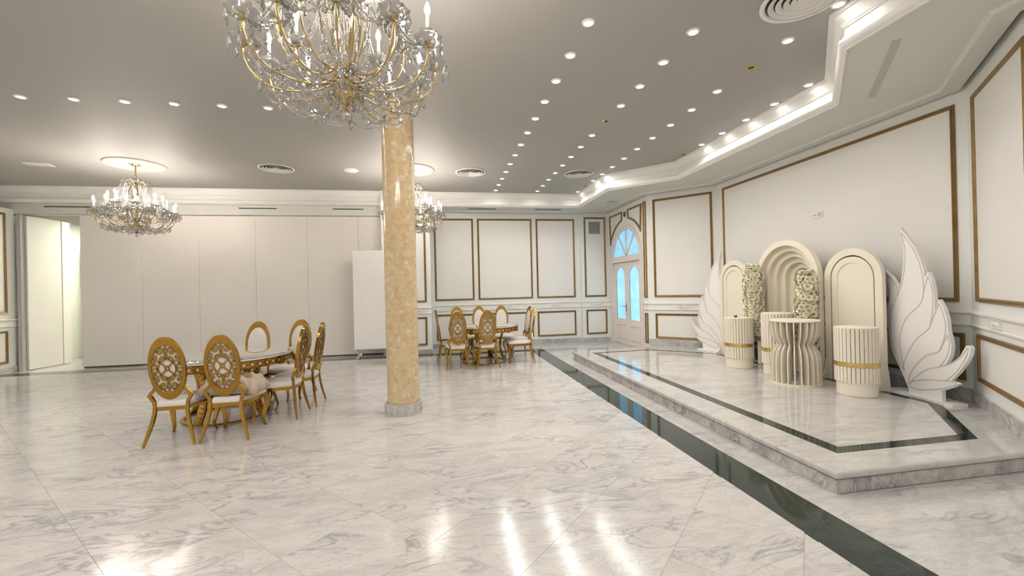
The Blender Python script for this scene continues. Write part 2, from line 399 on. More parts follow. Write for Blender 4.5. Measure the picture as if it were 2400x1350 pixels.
YF0, YF1, YR1 = 8.30, 7.36, 3.41      # far alcove corner, start and end of the long stage wall
WN = (4.20, 2.33)
wb = wall('wall_back', (-.2, YB), (3.6, YB), 'pale back wall with gold-framed panels behind the far table')
for a, b in ((.08, 1.04), (1.145, 2.53), (2.64, 3.66)): panel(wb, a, b, 1.15, 3.17)
panel(wb, .1, 2.53, .17, .81); panel(wb, 2.64, 3.66, .17, .81); rail(wb, 0, 3.8)
for x in (.56, 1.84, 3.15): ornament(wb, x)
skirting('baseboard_back', (-.2, YB), (3.6, YB), 'grey marble skirting of the back wall', n=5)
wg = wall('wall_corner', (3.6, YG), (XD, YG), 'narrow wall section with the air grille beside the arched door', th=.28)
panel(wg, .08, .66, 1.15, 3.2); panel(wg, .1, .66, .19, .82); rail(wg, 0, .74); ornament(wg, .37)
skirting('baseboard_corner', (3.6, YG), (XD, YG), 'grey marble skirting below the air grille', n=2)
# door wall with the arched opening (local x = 10.38 - Y)
DX0, DX1, ARC, SPR = .20, 1.86, .83, 2.05     # opening edges, arch radius, spring height
dcx = (DX0+DX1)/2
arc = [(dcx+ARC*cos(t), SPR+.80*sin(t)) for t in [pi*k/24 for k in range(25)]]
ln = YG-YF0
poly = [(0, 0), (DX0, 0)]+[(x, z) for x, z in arc[::-1]]+[(DX1, 0), (ln, 0), (ln, 3.64), (0, 3.64)]
wd = wall('wall_door', (XD, YG), (XD, YF0), 'pale wall holding the arched double door', poly=poly)
rail(wd, DX1+.03, ln); rail(wd, 0, DX0-.03)
for (a, b, z0, z1) in ((ln-.15, ln-.03, 1.15, 3.2), (ln-.15, ln-.03, .18, .82)):
    mb = MB(); frame_bars(mb, a, b, z0, z1, .034); mb.build('panel_moulding', M['mould'], wd)
# spandrel mouldings over the arch
def spandrel(sgn):
    xo, xi, zt = dcx+(.83 if sgn > 0 else -.90), dcx+sgn*.14, 3.19
    A = [(dcx+sgn*(ARC+.13)*cos(t), SPR+.93*sin(t)) for t in [R(20)+(R(80)-R(20))*k/12 for k in range(13)]]
    A = [q for q in A if abs(q[0]-dcx) <= (.9 if sgn < 0 else .83)]
    loop = A+[(xi, zt), (xo, zt)]
    lim = .9 if sgn < 0 else .83
    loop = [(min(max(x, dcx-lim), dcx+lim), min(z, zt)) for x, z in loop]
    mb = MB(); c = (sum(q[0] for q in loop)/len(loop), sum(q[1] for q in loop)/len(loop))
    pts = loop if area2(loop) < 0 else loop[::-1]
    inn = offset_line(pts, .036, True)
    mb.ring(pts, inn, -.022, 0, lambda u, v, t: (u, t, v)); mb.build('panel_moulding', M['mould'], wd)
spandrel(-1); spandrel(1)
MB().ring([(dcx+.05*cos(2*pi*k/16), 3.10+.065*sin(2*pi*k/16)) for k in range(16)], [(dcx+.022*cos(2*pi*k/16), 3.10+.033*sin(2*pi*k/16)) for k in range(16)], -.022, 0, lambda u, v, t: (u, t, v)).build('boss_moulding', M['mould'], wd)
wf = wall('wall_far', (XD, YF0), (XR, YF1), 'slanted pale wall between the arched door and the stage wall')
lf = WALLS['wall_far']; panel(wf, .13, lf-.06, 1.16, 3.2); panel(wf, .14, lf-.06, .30, .82); rail(wf, 0, lf); ornament(wf, .72)
skirting('baseboard_far', (XD, YF0), (XR, YF1), 'grey marble skirting of the slanted wall', .13, ZP, 3)
ws = wall('wall_right', (XR, YF1), (XR, YR1), 'long pale stage wall with one wide gold-framed panel')
ls = WALLS['wall_right']; panel(ws, .22, ls-.10, 1.16, 3.2); panel(ws, .22, ls-.06, .36, .84); rail(ws, 0, ls, .92); ornament(ws, 1.0, .995); ornament(ws, 3.2, .995)
skirting('baseboard_right', (XR, YF1), (XR, YR1), 'grey marble skirting behind the stage props', .13, ZP, 5)
wn = wall('wall_near', (XR, YR1), WN, 'slanted pale wall at the right edge of the stage')
lnn = WALLS['wall_near']; panel(wn, .21, lnn-.08, 1.17, 3.17); panel(wn, .21, lnn-.08, .40, .86); rail(wn, 0, lnn, .92); ornament(wn, .72, .995)
skirting('baseboard_near', (XR, YR1), WN, 'grey marble skirting at the right edge', .13, ZP, 2)
wall('wall_side', WN, (WN[0], YN), 'pale side wall running on past the stage')
wall('wall_rear', (WN[0], YN), (XL, YN), 'pale wall behind the viewer')
wall('wall_left', (XL, YN), (XL, 9.85), 'pale left wall of the hall')
# pier left of the opened partition
wp = wall('wall_pier', (-8.27, 8.9), (-8.27, 9.85), 'pale wall pier left of the opened partition', z1=3.2, th=.28)
panel(wp, .1, .78, 1.15, 3.1); panel(wp, .1, .78, .19, .82); rail(wp, 0, .95)
skirting('baseboard_pier', (-8.27, 8.9), (-8.27, 9.85), 'marble skirting of the left pier', n=2)
# pilaster between partition and back wall
wq = wall('wall_pilaster', (-1.25, 9.6), (-.2, 9.6), 'pale pilaster wall between partition and back wall', th=.5)
panel(wq, .1, .95, 1.15, 3.13); panel(wq, .1, .95, .19, .82); rail(wq, 0, 1.05); ornament(wq, .8)
skirting('baseboard_pilaster', (-1.25, 9.6), (-.2, 9.6), 'marble skirting of the pilaster behind the column', n=2)
wr = wall('wall_return', (-.201, 10.1), (-.201, YB+.1), 'short return wall beside the pilaster', th=.4)
# header above the partition
hd = MB().box(XL, -1.25, 9.85, 10.1, 3.12, 3.6).build('wall_header', M['soffit']); tag(hd, 'pale header beam above the folding partition', kind='structure')
for x0, x1 in ((-7.75, -6.3), (-4.2, -3.45), (-2.3, -1.65)):
    MB().box(x0, x1, 9.842, 9.86, 3.252, 3.272).build('air_slot', M['dark'], hd)
# room beyond
bx = MB().box(XL, -.4, 13.6, 13.8, 0, 3.6).build('wall_beyond', M['wall']); tag(bx, 'pale wall of the room beyond the partition', kind='structure')
b2 = MB().box(XL-.2, XL, 9.85, 13.8, 0, 3.6).build('wall_beyond_left', M['wall']); tag(b2, 'pale side wall of the room beyond', kind='structure')
b3 = MB().box(-.6, -.4, 10.1, 13.8, 0, 3.6).build('wall_beyond_right', M['wall']); tag(b3, 'end wall of the room beyond', kind='structure')
# --- ceiling
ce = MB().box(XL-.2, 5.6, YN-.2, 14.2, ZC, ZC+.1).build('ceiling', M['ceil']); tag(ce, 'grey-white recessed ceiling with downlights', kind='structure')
RL = [(XL, 9.75), (3.38, 9.75), (3.38, 7.97), (4.33, 7.02), (4.33, 3.92), (3.38, 2.97), (3.38, YN)]
WL = [(XL, 10.36), (4.22, 10.26), (4.22, 8.25), (XR-.12, YF1-.05), (XR-.12, YR1+.05), (WN[0]-.12, 2.38), (WN[0]-.12, YN)]
mb = MB(); n = len(RL)
v = [(*q, ZS) for q in RL]+[(*q, ZS) for q in WL]+[(*q, ZC) for q in RL]+[(*q, ZC) for q in WL]
f = []
for i in range(n-1): f += [(i, i+1, n+i+1, n+i), (i, 2*n+i, 2*n+i+1, i+1)]
mb.add(v, f); mb.build('soffit', M['soffit'], ce)
mb = MB()
sweep(mb, RL, [(-.002, 3.322), (.012, 3.322), (.014, 3.332), (.03, 3.338), (.052, 3.355), (.06, 3.38), (.052, 3.402), (.032, 3.412), (.032, 3.424), (.016, 3.428), (.014, 3.50), (.028, 3.503), (.030, 3.514), (.036, 3.516), (.046, 3.532), (.068, 3.556), (.084, 3.586), (.088, 3.60), (.104, 3.602), (.106, 3.612), (.118, 3.614), (.118, 3.63)])
mb.build('cornice', M['trim'], ce, smooth=35)
# stepped band along the walls with a shadow gap behind it
WB = [(XL, 9.85), (-.2, 9.6)]
IN = [(-.2, YB), (3.6, YB), (3.6, YG), (XD, YG), (XD, YF0), (XR, YF1), (XR, YR1), WN, (WN[0], YN)]
mb = MB(); sweep(mb, IN, [(.055, 3.40), (.055, 3.305), (.20, 3.305), (.215, 3.312), (.22, 3.325), (.235, 3.332)])
mb.build('soffit_band', M['soffit'], ce)
for x0, x1 in ((.71, 1.36), (2.32, 2.97)):
    MB().box(x0, x1, 10.0, 10.045, 3.321, 3.335).build('air_slot', M['dark'], ce)
MB().box(-.62, .62, -.03, .03, 3.324, 3.335).build('air_slot', M['grille'], ce, (4.09, 3.26, 0), (0, 0, R(47)))
MB().box(3.78, 3.98, 8.95, 9.1, 3.318, 3.335).build('hatch', M['grille'], ce)

# ================================================================== DOOR
def make_door():
    root = empty('door_1', (XD, YG, 0), -pi/2)   # local x along the wall towards the viewer, room at negative y
    tag(root, 'arched white double door with blue frosted glass', kind='structure')
    fn = lambda u, v, t: (u, t, v)
    o = [(DX1, 0)]+[(x, z) for x, z in arc]+[(DX0, 0)]
    i = [(DX1-.10, 0)]+[(dcx+(ARC-.10)*cos(t), SPR+.70*sin(t)) for t in [pi*k/24 for k in range(25)]]+[(DX0+.10, 0)]
    MB().ring(o, i, -.03, .12, fn, closed=False).build('door_frame', M['door'], root)
    MB().box(DX0+.08, DX1-.08, -.04, .11, 1.985, 2.125).build('transom_bar', M['door'], root)
    x0, x1 = DX0+.10, DX1-.10; mid = dcx
    # transom panes and muntins
    ang = [0, R(52), R(90), R(128), pi]
    for a, b in zip(ang, ang[1:]):
        P = [(mid, 2.125)]+[(mid+(ARC-.09)*cos(t), 2.10+.66*sin(t)) for t in [a+(b-a)*k/8 for k in range(9)]]
        P = [(x, max(z, 2.125)) for x, z in P]
        MB().prism(P, .03, .045, fn).build('transom_pane', M['pane2'], root)
    for a in ang[1:-1]:
        dx, dz = cos(a)*(ARC-.10), .66*sin(a)
        l = sqrt(dx*dx+dz*dz); px, pz = -dz/l*.022, dx/l*.022
        MB().prism([(mid+px, 2.12+pz), (mid-px, 2.12-pz), (mid+dx-px, 2.12+dz-pz), (mid+dx+px, 2.12+dz+pz)], .0, .05, fn).build('muntin', M['door'], root)
    for s, (a, b) in enumerate(((x0, mid), (mid, x1))):
        a += .003; b -= .003; c = (a+b)/2; hw = (b-a)/2
        out = [(b, .01), (b, 1.98), (a, 1.98), (a, .01)]
        gw, gz0, gz1 = hw-.115, .62, 1.86
        glass = lambda w_, e: [(c+w_, gz0-e)]+[(c+w_*cos(t), gz1-w_+e+w_*sin(t)) for t in [pi*k/12 for k in range(13)]]+[(c-w_, gz0-e)]
        gl = glass(gw, 0)
        # leaf built as a slab with an arched hole: lower board, stiles and crown
        lf = MB(); lf.prism([(a, .01), (b, .01), (b, gz0), (a, gz0)], .02, .06, fn)
        P = [(b, gz0)]+[(b, 1.98), (a, 1.98), (a, gz0)]
        hole = gl
        lf.prism([(b, gz0), (b, 1.98), (c, 1.98), (c, gz1)]+[q for q in hole[1:8]][::-1]+[(c+gw, gz0)], .02, .06, fn)
        lf.prism([(a, gz0), (a, 1.98), (c, 1.98), (c, gz1)]+[q for q in hole[7:14]]+[(c-gw, gz0)], .02, .06, fn)
        leaf = lf.build('leaf', M['door'], root)
        MB().prism(glass(gw+.004, .004), .035, .045, fn).build('glass_pane', M['pane'], leaf)
        MB().ring(glass(gw+.022, .022), glass(gw, 0), .008, .03, fn, closed=False).build('glazing_bead', M['door'], leaf)
        MB().ring([(b-.09, .14), (b-.09, .50), (a+.09, .50), (a+.09, .14)], [(b-.12, .17), (b-.12, .47), (a+.12, .47), (a+.12, .17)], .008, .022, fn).build('panel_bead', M['door'], leaf)
        if s == 0:
            hb = MB(); hb.box(b-.06, b-.025, .0, .022, .80, 1.0); hb.tube([(b-.042, .0, .93), (b-.042, -.05, .93), (b-.13, -.05, .935)], .009, 8)
            hb.build('handle', M['brass'], leaf)
    MB().box(mid-.018, mid+.018, .002, .02, .01, 1.97).build('meeting_stile', M['door'], root)
make_door()

# ================================================================== PARTITION
pt = thing('folding_partition', 'row of tall plain beige folding partition panels hung from a ceiling track', 'partition', (0, 9.85, 0))
PX = [-7.16, -6.06, -5.0, -3.90, -2.85, -1.785, -1.25]
for a, b in zip(PX, PX[1:]):
    p_ = bevel(MB().box(a+.0015, b-.0015, .02, .10, .028, 3.10).build('panel', M['part'], pt), .002, 1)
    MB().box(a+.02, b-.02, .035, .085, .004, .03).build('bottom_seal', M['dark'], p_)
    for x in (a+.12, b-.12): MB().box(x-.012, x+.012, .045, .075, 3.10, 3.125).build('hanger', M['dark'], p_)
MB().box(XL+.3, -1.25, .03, .09, 3.112, 3.122).build('ceiling_track', M['grille'], pt)
pl_ = thing('partition_leaf', 'opened pair of partition panels swung into the bright room beyond', 'partition', (-8.15, 9.93, 0))
def leafpanel(a, b, nm):
    d = Vector((b[0]-a[0], b[1]-a[1])); l = d.length
    o = MB().box(0, l-.006, -.035, .035, .012, 3.09).build(nm, M['white'], pl_, (a[0], a[1], 0), (0, 0, atan2(d.y, d.x))); bevel(o, .004, 1); return o
leafpanel((0, 0), (.09, .66), 'panel'); leafpanel((.09, .665), (.085, .88), 'panel')
MB().box(-.075, -.005, -.09, -.02, .0, 3.10).build('jamb_post', M['grille'], pl_)
# drape in the next room
mb = MB(); nx, nz = 60, 8; v = []
for k in range(nz+1):
    z = .03+2.62*k/nz
    for i in range(nx+1):
        u = i/nx; v.append((-8.35+2.2*u+.03*sin(5*z+u*9)*(1-k/nz), 11.75+.05*sin(u*62+.4*sin(z*2))+.02*sin(u*23), z))
f = [(k*(nx+1)+i, k*(nx+1)+i+1, (k+1)*(nx+1)+i+1, (k+1)*(nx+1)+i) for k in range(nz) for i in range(nx)]
dr = mb.add(v, f).build('drape', M['white'], smooth=80); tag(dr, 'white gathered drape hanging beyond the partition gap', 'drape')
so = dr.modifiers.new('thick', 'SOLIDIFY'); so.thickness = .01
dt = MB().tube([(-8.4, 11.75, 2.67), (-6.1, 11.75, 2.67)], .015, 8).build('drape_rail', M['grille'], dr)
# white board standing before the partition
bd = thing('display_board', 'tall blank white board on a small stand behind the marble column', 'board', (-1.43, 9.45, 0))
bevel(MB().box(-.40, .40, -.02, .02, .18, 2.30).build('board', M['white'], bd), .004, 1)
for x in (-.32, .32):
    MB().box(x-.02, x+.02, .02, .05, .02, .5).build('post', M['grille'], bd); MB().box(x-.025, x+.025, -.16, .12, 0, .025).build('foot', M['grille'], bd)

# ================================================================== COLUMN
cl = thing('column', 'round yellow marble column with a grey marble base ring', 'column', (-.45, 5.07, 0))
MB().lathe([(.182, .11), (.182, 1.3), (.181, 2.4), (.180, ZC-.002)], 48).build('shaft', M['column'], cl, smooth=40)
for k in range(14):
    a0, a1 = 2*pi*k/14+.004, 2*pi*(k+1)/14-.004
    P = [(.212*cos(a0), .212*sin(a0)), (.213*cos((a0+a1)/2), .213*sin((a0+a1)/2)), (.212*cos(a1), .212*sin(a1)), (.19*cos(a1), .19*sin(a1)), (.19*cos(a0), .19*sin(a0))]
    MB().prism(P, 0, .125).build('base_stone', M['skirt'], cl)
MB().lathe([(.195, .0), (.195, .115)], 40).build('base_core', M['skirt'], cl)

# ================================================================== STAGE PLATFORM
sp = thing('stage_platform', 'low white marble stage with a dark green inlaid band', 'stage', (0, 0, 0))
PO = [(2.545, 2.385), (4.255, 2.385), (XR, YR1), (XR, YF1), (XD, YF0), (XD, 8.05), (2.545, 7.93)]
mb = MB().prism(PO, .0, .098); mb.build('riser', M['riser'], sp)
PT = [(2.52, 2.36), (4.23, 2.36), (XR, YR1), (XR, YF1), (XD, YF0), (XD, 8.075), (2.52, 7.955)]
tp = MB().prism(PT, .101, ZP).build('top_slab', M['plat'], sp); bevel(tp, .018, 3)
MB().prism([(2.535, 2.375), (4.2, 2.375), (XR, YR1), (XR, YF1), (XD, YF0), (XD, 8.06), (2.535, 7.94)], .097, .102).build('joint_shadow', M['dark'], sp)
GO = [(2.82, 2.63), (4.10, 2.63), (4.93, 3.46), (4.93, 6.86), (4.04, 7.73), (2.82, 7.67)]
GI = [(2.94, 2.735), (4.06, 2.735), (4.825, 3.50), (4.825, 6.82), (4.0, 7.63), (2.94, 7.57)]
MB().ring(GO, GI, ZP-.01, ZP+.0006).build('green_inlay', M['green'], sp)

# ================================================================== CEILING FITTINGS
def downlight_proto():
    ring = MB().lathe([(.036, -.004), (.040, -.012), (.052, -.010), (.056, 0)], 20, cap=False).mesh('trim_ring', M['trim'], 40)
    lens = MB().lathe([(.0001, -.006), (.037, -.006)], 16, cap=False).mesh('lens', M['lens'])
    return ring, lens
DR, DLN = downlight_proto()
SPOT = bpy.data.lights.new('ceiling_spot', 'SPOT'); SPOT.energy = DOWN_W; SPOT.spot_size = R(178); SPOT.spot_blend = .8; SPOT.shadow_soft_size = .05; SPOT.color = (1.0, .965, .915)
SPOT3 = SPOT.copy(); SPOT3.energy = DOWN_W*.45; SPOT3.spot_blend = 1.0
def downlight(x, y, label):
    t = thing('downlight', label, 'downlight', (x, y, ZC), 0, 'recessed ceiling downlights')
    link('trim_ring', DR, t); link('lens', DLN, t); link('lamp', SPOT3 if x > 4 or y > 9.2 or (x > 3.1 and y < 3.2) else SPOT, t, (0, 0, -.02))
HC = ZC-CAM_H
rows = [('the long row beside the column', 1.282, [3.375+.5008*k for k in range(13)], ()),
        ('the middle long row', 2.247, [3.375+.5008*k for k in range(13)], (4,)),
        ('the long row nearest the stage', 3.205, [2.88+.5008*k for k in range(14)], (2, 12)),
        ('the short row above the stage', 4.15, [4.11+.4925*k for k in range(5)], ())]
dead = MB().lathe([(.0001, -.003), (.03, -.004), (.045, -.010), (.05, 0)], 16, cap=False).mesh('dark_fitting', M['brass'])
nd = 0
for nm, x, ys, off in rows:
    lit = [y for k, y in enumerate(ys) if k not in off]
    for k, y in enumerate(reversed(lit)):
        downlight(x, y, 'small lit recessed downlight, %s from the far end of %s' % (ORD[k], nm))
lx = [-4.473+.5*k for k in range(7)]
for k, x in enumerate(lx):
    downlight(x, 5.43, 'small lit recessed downlight, %s from the left in the crosswise row' % ORD[k])
for x, y, lb in ((3.215, 3.86, 'unlit dark downlight in the row nearest the stage, close to the cornice'), (2.25, 5.36, 'unlit dark downlight gap in the middle long row'), (4.15, 6.59, 'unlit dark downlight at the far end of the short stage row'), (3.2, 8.86, 'unlit dark downlight near the far ceiling corner')):
    t = thing('unlit_downlight', lb, 'downlight', (x, y, ZC)); link('trim_ring', dead, t); MB().lathe([(.0001, -.005), (.03, -.006)], 12, cap=False).build('dark_lens', M['black'], t)
# long and crosswise rows run on unseen; the left grid is added for brightness
SPOT2 = SPOT.copy(); SPOT2.energy = DOWN_W*1.5  # unseen left lamps, made stronger to brighten the partition side
def unseen(x, y): link('unseen_lens', DLN, ce, (x, y, ZC)); link('ceiling_spot', SPOT3 if x > 3 else SPOT if x > 0 else SPOT2, ce, (x, y, ZC-.02))
for x in (1.282, 2.247, 3.1):
    for y in (1.87, .37, -1.13, -2.63): unseen(x, y)
for x in (-7.8, -6.8, -5.8, -4.8, -3.8, -2.8, -1.8, -.8):
    for y in (1.43, .43, -.57, -1.57): unseen(x, y)  # added lamps that continue no visible row, lifting the dark left side
for x in (-7.97, -7.47, -6.97, -6.47, -5.97, -5.47, -4.97): unseen(x, 5.43)
def vent(x, y, r, label):
    t = thing('ceiling_vent', label, 'vent', (x, y, ZC), 0, 'round ceiling air diffusers')
    MB().lathe([(r*.93, -.0), (r, -.004), (r, -.012), (r*.9, -.016), (r*.86, -.004)], 40, cap=False).build('outer_ring', M['trim'], t, smooth=40)
    for k, q in enumerate((.80, .62, .44, .27)):
        MB().lathe([(r*q, -.022), (r*(q+.01), -.020), (r*(q-.11), -.002), (r*(q-.13), -.004)], 36, cap=False).build('cone_ring', M['trim'], t, smooth=40)
    MB().lathe([(.0001, -.018), (r*.1, -.02), (r*.13, -.012)], 20, cap=False).build('centre_boss', M['trim'], t)
    MB().lathe([(.0001, -.0015), (r*.95, -.0015)], 36, cap=False).build('throat', M['dark'], t)
vent(-2.80, 8.02, .29, 'round white ceiling air diffuser left of the column')
vent(.62, 7.98, .29, 'round white ceiling air diffuser just right of the column')
vent(2.73, 7.90, .29, 'round white ceiling air diffuser near the far right cornice corner')
vent(2.86, 2.86, .30, 'large round ceiling air diffuser cut by the top picture edge')
t = thing('ceiling_speaker', 'small round ceiling loudspeaker left of the column top', 'speaker', (-1.55, 8.04, ZC))
MB().lathe([(.0001, -.02), (.10, -.02), (.125, -.012), (.13, 0)], 28, cap=False).build('grille', M['trim'], t, smooth=50)
MB().lathe([(.098, -.0215), (.104, -.0215)], 28, cap=False).build('rim', M['grille'], t)
t = thing('ceiling_hatch', 'small flat rectangular ceiling plate at far left', 'vent', (-6.44, 8.1, ZC), .2)
MB().box(-.17, .17, -.09, .09, -.012, -.001).build('plate', M['trim'], t); MB().box(-.14, .14, -.06, .06, -.016, -.012).build('inner_plate', M['soffit'], t)
# wall grille and socket
t = thing('wall_grille', 'square grey louvred air grille high on the narrow wall section', 'vent', (3.96, YG-.004, 2.93))
MB().ring([(-.175, -.18), (.175, -.18), (.175, .18), (-.175, .18)], [(-.155, -.16), (.155, -.16), (.155, .16), (-.155, .16)], -.012, 0, lambda u, v, q: (u, q, v)).build('frame', M['trim'], t)
MB().box(-.155, .155, -.002, 0, -.16, .16).build('backing', M['dark'], t)
gm = MB().add([(-.155, -.002, .012), (.155, -.002, .012), (.155, -.012, -.002), (-.155, -.012, -.002), (-.155, .0, .010), (.155, .0, .010), (.155, -.010, -.004), (-.155, -.010, -.004)], [(0, 1, 2, 3), (7, 6, 5, 4), (0, 4, 5, 1), (3, 2, 6, 7)]).mesh('louvre', M['grille'])
for k in range(16): link('louvre', gm, t, (0, 0, -.155+.0205*k))
t = thing('wall_socket', 'white twin power socket plate on the wide stage wall panel', 'socket', (XR-.005, 5.13, 2.345), -pi/2)
bevel(MB().box(-.08, .08, -.012, 0, -.042, .042).build('plate', M['trim'], t), .004, 2)
MB().lathe([(.0001, 0), (.024, 0), (.026, .004), (.028, 0)], 20, cap=False).build('socket_well', M['groove'], t, (.035, -.0125, 0), (pi/2, 0, 0))
for x in (-.055, -.025): MB().lathe([(.0001, .001), (.008, .001)], 12, cap=False).build('pin_hole', M['black'], t, (x, -.0125, 0), (pi/2, 0, 0))

# ================================================================== CHAIRS
def arc_pts(c, a, b, t0, t1, n): return [(c[0]+a*cos(t0+(t1-t0)*k/n), c[1]+b*sin(t0+(t1-t0)*k/n)) for k in range(n+1)]
def spline(P, n=6):
    out = []
    for i in range(len(P)-1):
        p0 = P[max(i-1, 0)]; p1 = P[i]; p2 = P[i+1]; p3 = P[min(i+2, len(P)-1)]
        for k in range(n):
            t = k/n
            out.append(tuple(.5*(2*b+(c-a)*t+(2*a-5*b+4*c-d)*t*t+(3*b-a-3*c+d)*t**3) for a, b, c, d in zip(p0, p1, p2, p3)))
    return out+[P[-1]]
def ribbon(mb, pts, wd, y0, y1, fn):
    """flat strip along a 2D polyline, extruded"""
    a = offset_line(pts, wd/2); b = offset_line(pts, -wd/2); mb.ring(a, b, y0, y1, fn, closed=False)
def spiral(c, r0_, r1_, t0, t1, n=12):
    return [(c[0]+(r0_+(r1_-r0_)*k/n)*cos(t0+(t1-t0)*k/n), c[1]+(r0_+(r1_-r0_)*k/n)*sin(t0+(t1-t0)*k/n)) for k in range(n+1)]
def make_chair():
    root = empty('oval_back_chair')
    # local: back feet on y = 0, front towards +y
    LEAN = .15
    by = lambda z: .045-LEAN*(z-.42)          # y of the back plane at height z
    OZ, OA, OB = .73, .155, .302
    fn = lambda u, v, t: (u, by(OZ+v)+t, OZ+v)
    E_ = lambda a, b, s=0: [(a*cos(2*pi*k/48), s+b*sin(2*pi*k/48)) for k in range(48)]
    inner = E_(.126, .224, -.002)
    fr = MB().ring(E_(OA, OB), inner, -.014, .020, fn).build('back_frame', M['gold'], root, smooth=40); bevel(fr, .004, 2)
    # padded panel
    v = []; n = 36; m = 6
    for k in range(m+1):
        q = sin(pi/2*k/m); d = .012+.026*cos(pi/2*k/m)
        for i in range(n):
            a = 2*pi*i/n; u, w_ = .126*q*cos(a), .224*q*sin(a); v.append((u, by(OZ+w_)+d, OZ+w_))
    f = [(k*n+i, k*n+(i+1) % n, (k+1)*n+(i+1) % n, (k+1)*n+i) for k in range(m) for i in range(n)]
    b0 = len(v); v += [(.125*cos(2*pi*i/n), by(OZ+.223*sin(2*pi*i/n))+.0, OZ+.223*sin(2*pi*i/n)) for i in range(n)]
    f += [(m*n+i, m*n+(i+1) % n, b0+(i+1) % n, b0+i) for i in range(n)]+[tuple(b0+i for i in range(n))]
    MB().add(v, f).build('back_cushion', M['leather'], root, smooth=50)
    # fretwork: strokes in one quadrant, mirrored four ways (u across, v up)
    S = [[(.10, .07), (.26, .17), (.42, .26)],
         [(0, .41), (.22, .345), (.42, .26), (.55, .13), (.60, -.005)],
         [(.0, .40), (.045, .52), (.07, .66), (.15, .80), (.30, .87), (.45, .83), (.52, .73), (.47, .64), (.36, .62), (.28, .67), (.30, .74), (.37, .745)],
         [(.42, .26), (.43, .37), (.35, .47), (.24, .51), (.15, .47), (.16, .40), (.235, .395)],
         [(.42, .26), (.56, .32), (.74, .34), (.85, .42), (.83, .53), (.71, .56), (.62, .50), (.65, .43), (.72, .445)],
         [(.60, .0), (.66, .11), (.77, .155), (.89, .13), (.95, .20), (.90, .275), (.80, .27), (.765, .215), (.82, .19)],
         [(.30, .87), (.35, .94)], [(.52, .73), (.60, .70), (.70, .70)], [(.85, .44), (.91, .43)], [(.13, .79), (.01, .86)]]
    S = [[(p*.126, q*.224) for p, q in spline(st, 5)] for st in S]
    mb = MB(); mb.ring([(.020*cos(2*pi*k/20), .026*sin(2*pi*k/20)) for k in range(20)], [(.011*cos(2*pi*k/20), .016*sin(2*pi*k/20)) for k in range(20)], -.012, .001, fn)
    for sx in (1, -1):
        ribbon(mb, [(.60*.126*sx, 0), (.97*.126*sx, 0)], .011, -.012, .001, fn); ribbon(mb, [(0, .845*.224*sx), (0, .99*.224*sx)], .011, -.012, .001, fn)
    for st in S:
        for sx in (1, -1):
            for sz in (1, -1): ribbon(mb, [(p*sx, q*sz) for p, q in st], .0105, -.012, .001, fn)
    mb.build('back_fretwork', M['gold'], root)
    # back posts and legs
    for s in (-1, 1):
        path = [(.212*s, -.005, .0), (.198*s, .006, .05), (.176*s, .022, .13), (.152*s, .036, .22), (.136*s, .045, .31), (.134*s, .05, .37)]
        MB().tube(path, [.013, .016, .019, .021, .021, .020], 4, .8, (1, 0, 0)).build('back_leg', M['gold'], root)
        pp = [(.134*s, .05, .35), (.142*s, .05, .41), (.163*s, .048, .452), (.176*s, .044, .470), (.160*s, .040, .495), (.132*s, .034, .525), (.118*s, .026, .56)]
        MB().tube(pp, [.019, .019, .021, .023, .021, .021, .014], 4, .8, (1, 0, 0)).build('back_post', M['gold'], root)
        fp = [(.195*s, .455, .355), (.213*s, .475, .30), (.214*s, .478, .24), (.196*s, .458, .15), (.182*s, .445, .08), (.188*s, .455, .03), (.204*s, .472, .0)]
        MB().tube(fp, [.034, .033, .029, .022, .017, .015, .013], 6, .75, (1, 0, 0)).build('front_leg', M['gold'], root, smooth=50)
    # seat outline: narrow at the back, serpentine front
    def outl(e):
        P = [(-.125-e, .045-e), (.125+e, .045-e), (.165+e, .15), (.205+e, .30), (.222+e, .42), (.212+e, .485+e*.6), (.15, .495+e), (.07, .515+e), (0, .525+e)]
        return P+[(-x, y) for x, y in P[::-1][1:-2]]
    MB().prism(outl(0), .325, .362).build('seat_rail', M['gold'], root)
    v = []; oo = outl(-.004); n = len(oo); c = (0, .28)
    for k, (q, z) in enumerate(((1.0, .362), (1.005, .385), (.97, .402), (.85, .412), (.5, .418), (.02, .42))): v += [(c[0]+(x-c[0])*q, c[1]+(y-c[1])*q, z) for x, y in oo]
    f = [(k*n+i, k*n+(i+1) % n, (k+1)*n+(i+1) % n, (k+1)*n+i) for k in range(5) for i in range(n)]+[tuple(5*n+i for i in range(n)), tuple(range(n))[::-1]]
    MB().add(v, f).build('seat_cushion', M['leather'], root, smooth=60)
    return root
CH = make_chair(); used = [False]
def chair(x, y, deg, label, group):
    """x, y: the point between the back feet; deg: heading of the front"""
    rz = R(deg-90)
    if not used[0]:
        used[0] = True; o = CH; o.location = (x, y, 0); o.rotation_euler = (0, 0, rz)
    else: o = copy_tree(CH, None, (x, y, 0), rz)
    tag(o, label, 'chair', group); return o
g1, g2 = 'gold oval-back chairs at the near table', 'gold oval-back chairs at the far table'
chair(-2.54, 4.45, 92, 'gold oval-back chair nearest the viewer at the far left of the near table', g1)
c2 = chair(-2.075, 4.46, 91, 'gold oval-back chair with the beige cloth on its seat', g1)
chair(-1.60, 5.25, 178, 'gold oval-back chair side-on at the near table, nearer of the right-hand pair', g1)
chair(-1.53, 5.72, 180, 'gold oval-back chair side-on at the near table, farther of the right-hand pair', g1)
chair(-2.50, 6.34, -89, 'gold oval-back chair facing the viewer across the near table, left one', g1)
chair(-2.0, 6.5, -98, 'gold oval-back chair facing the viewer across the near table, right one', g1)
chair(.29, 7.47, 90, 'gold oval-back chair with its fretted back to the viewer at the far table, left one', g2)
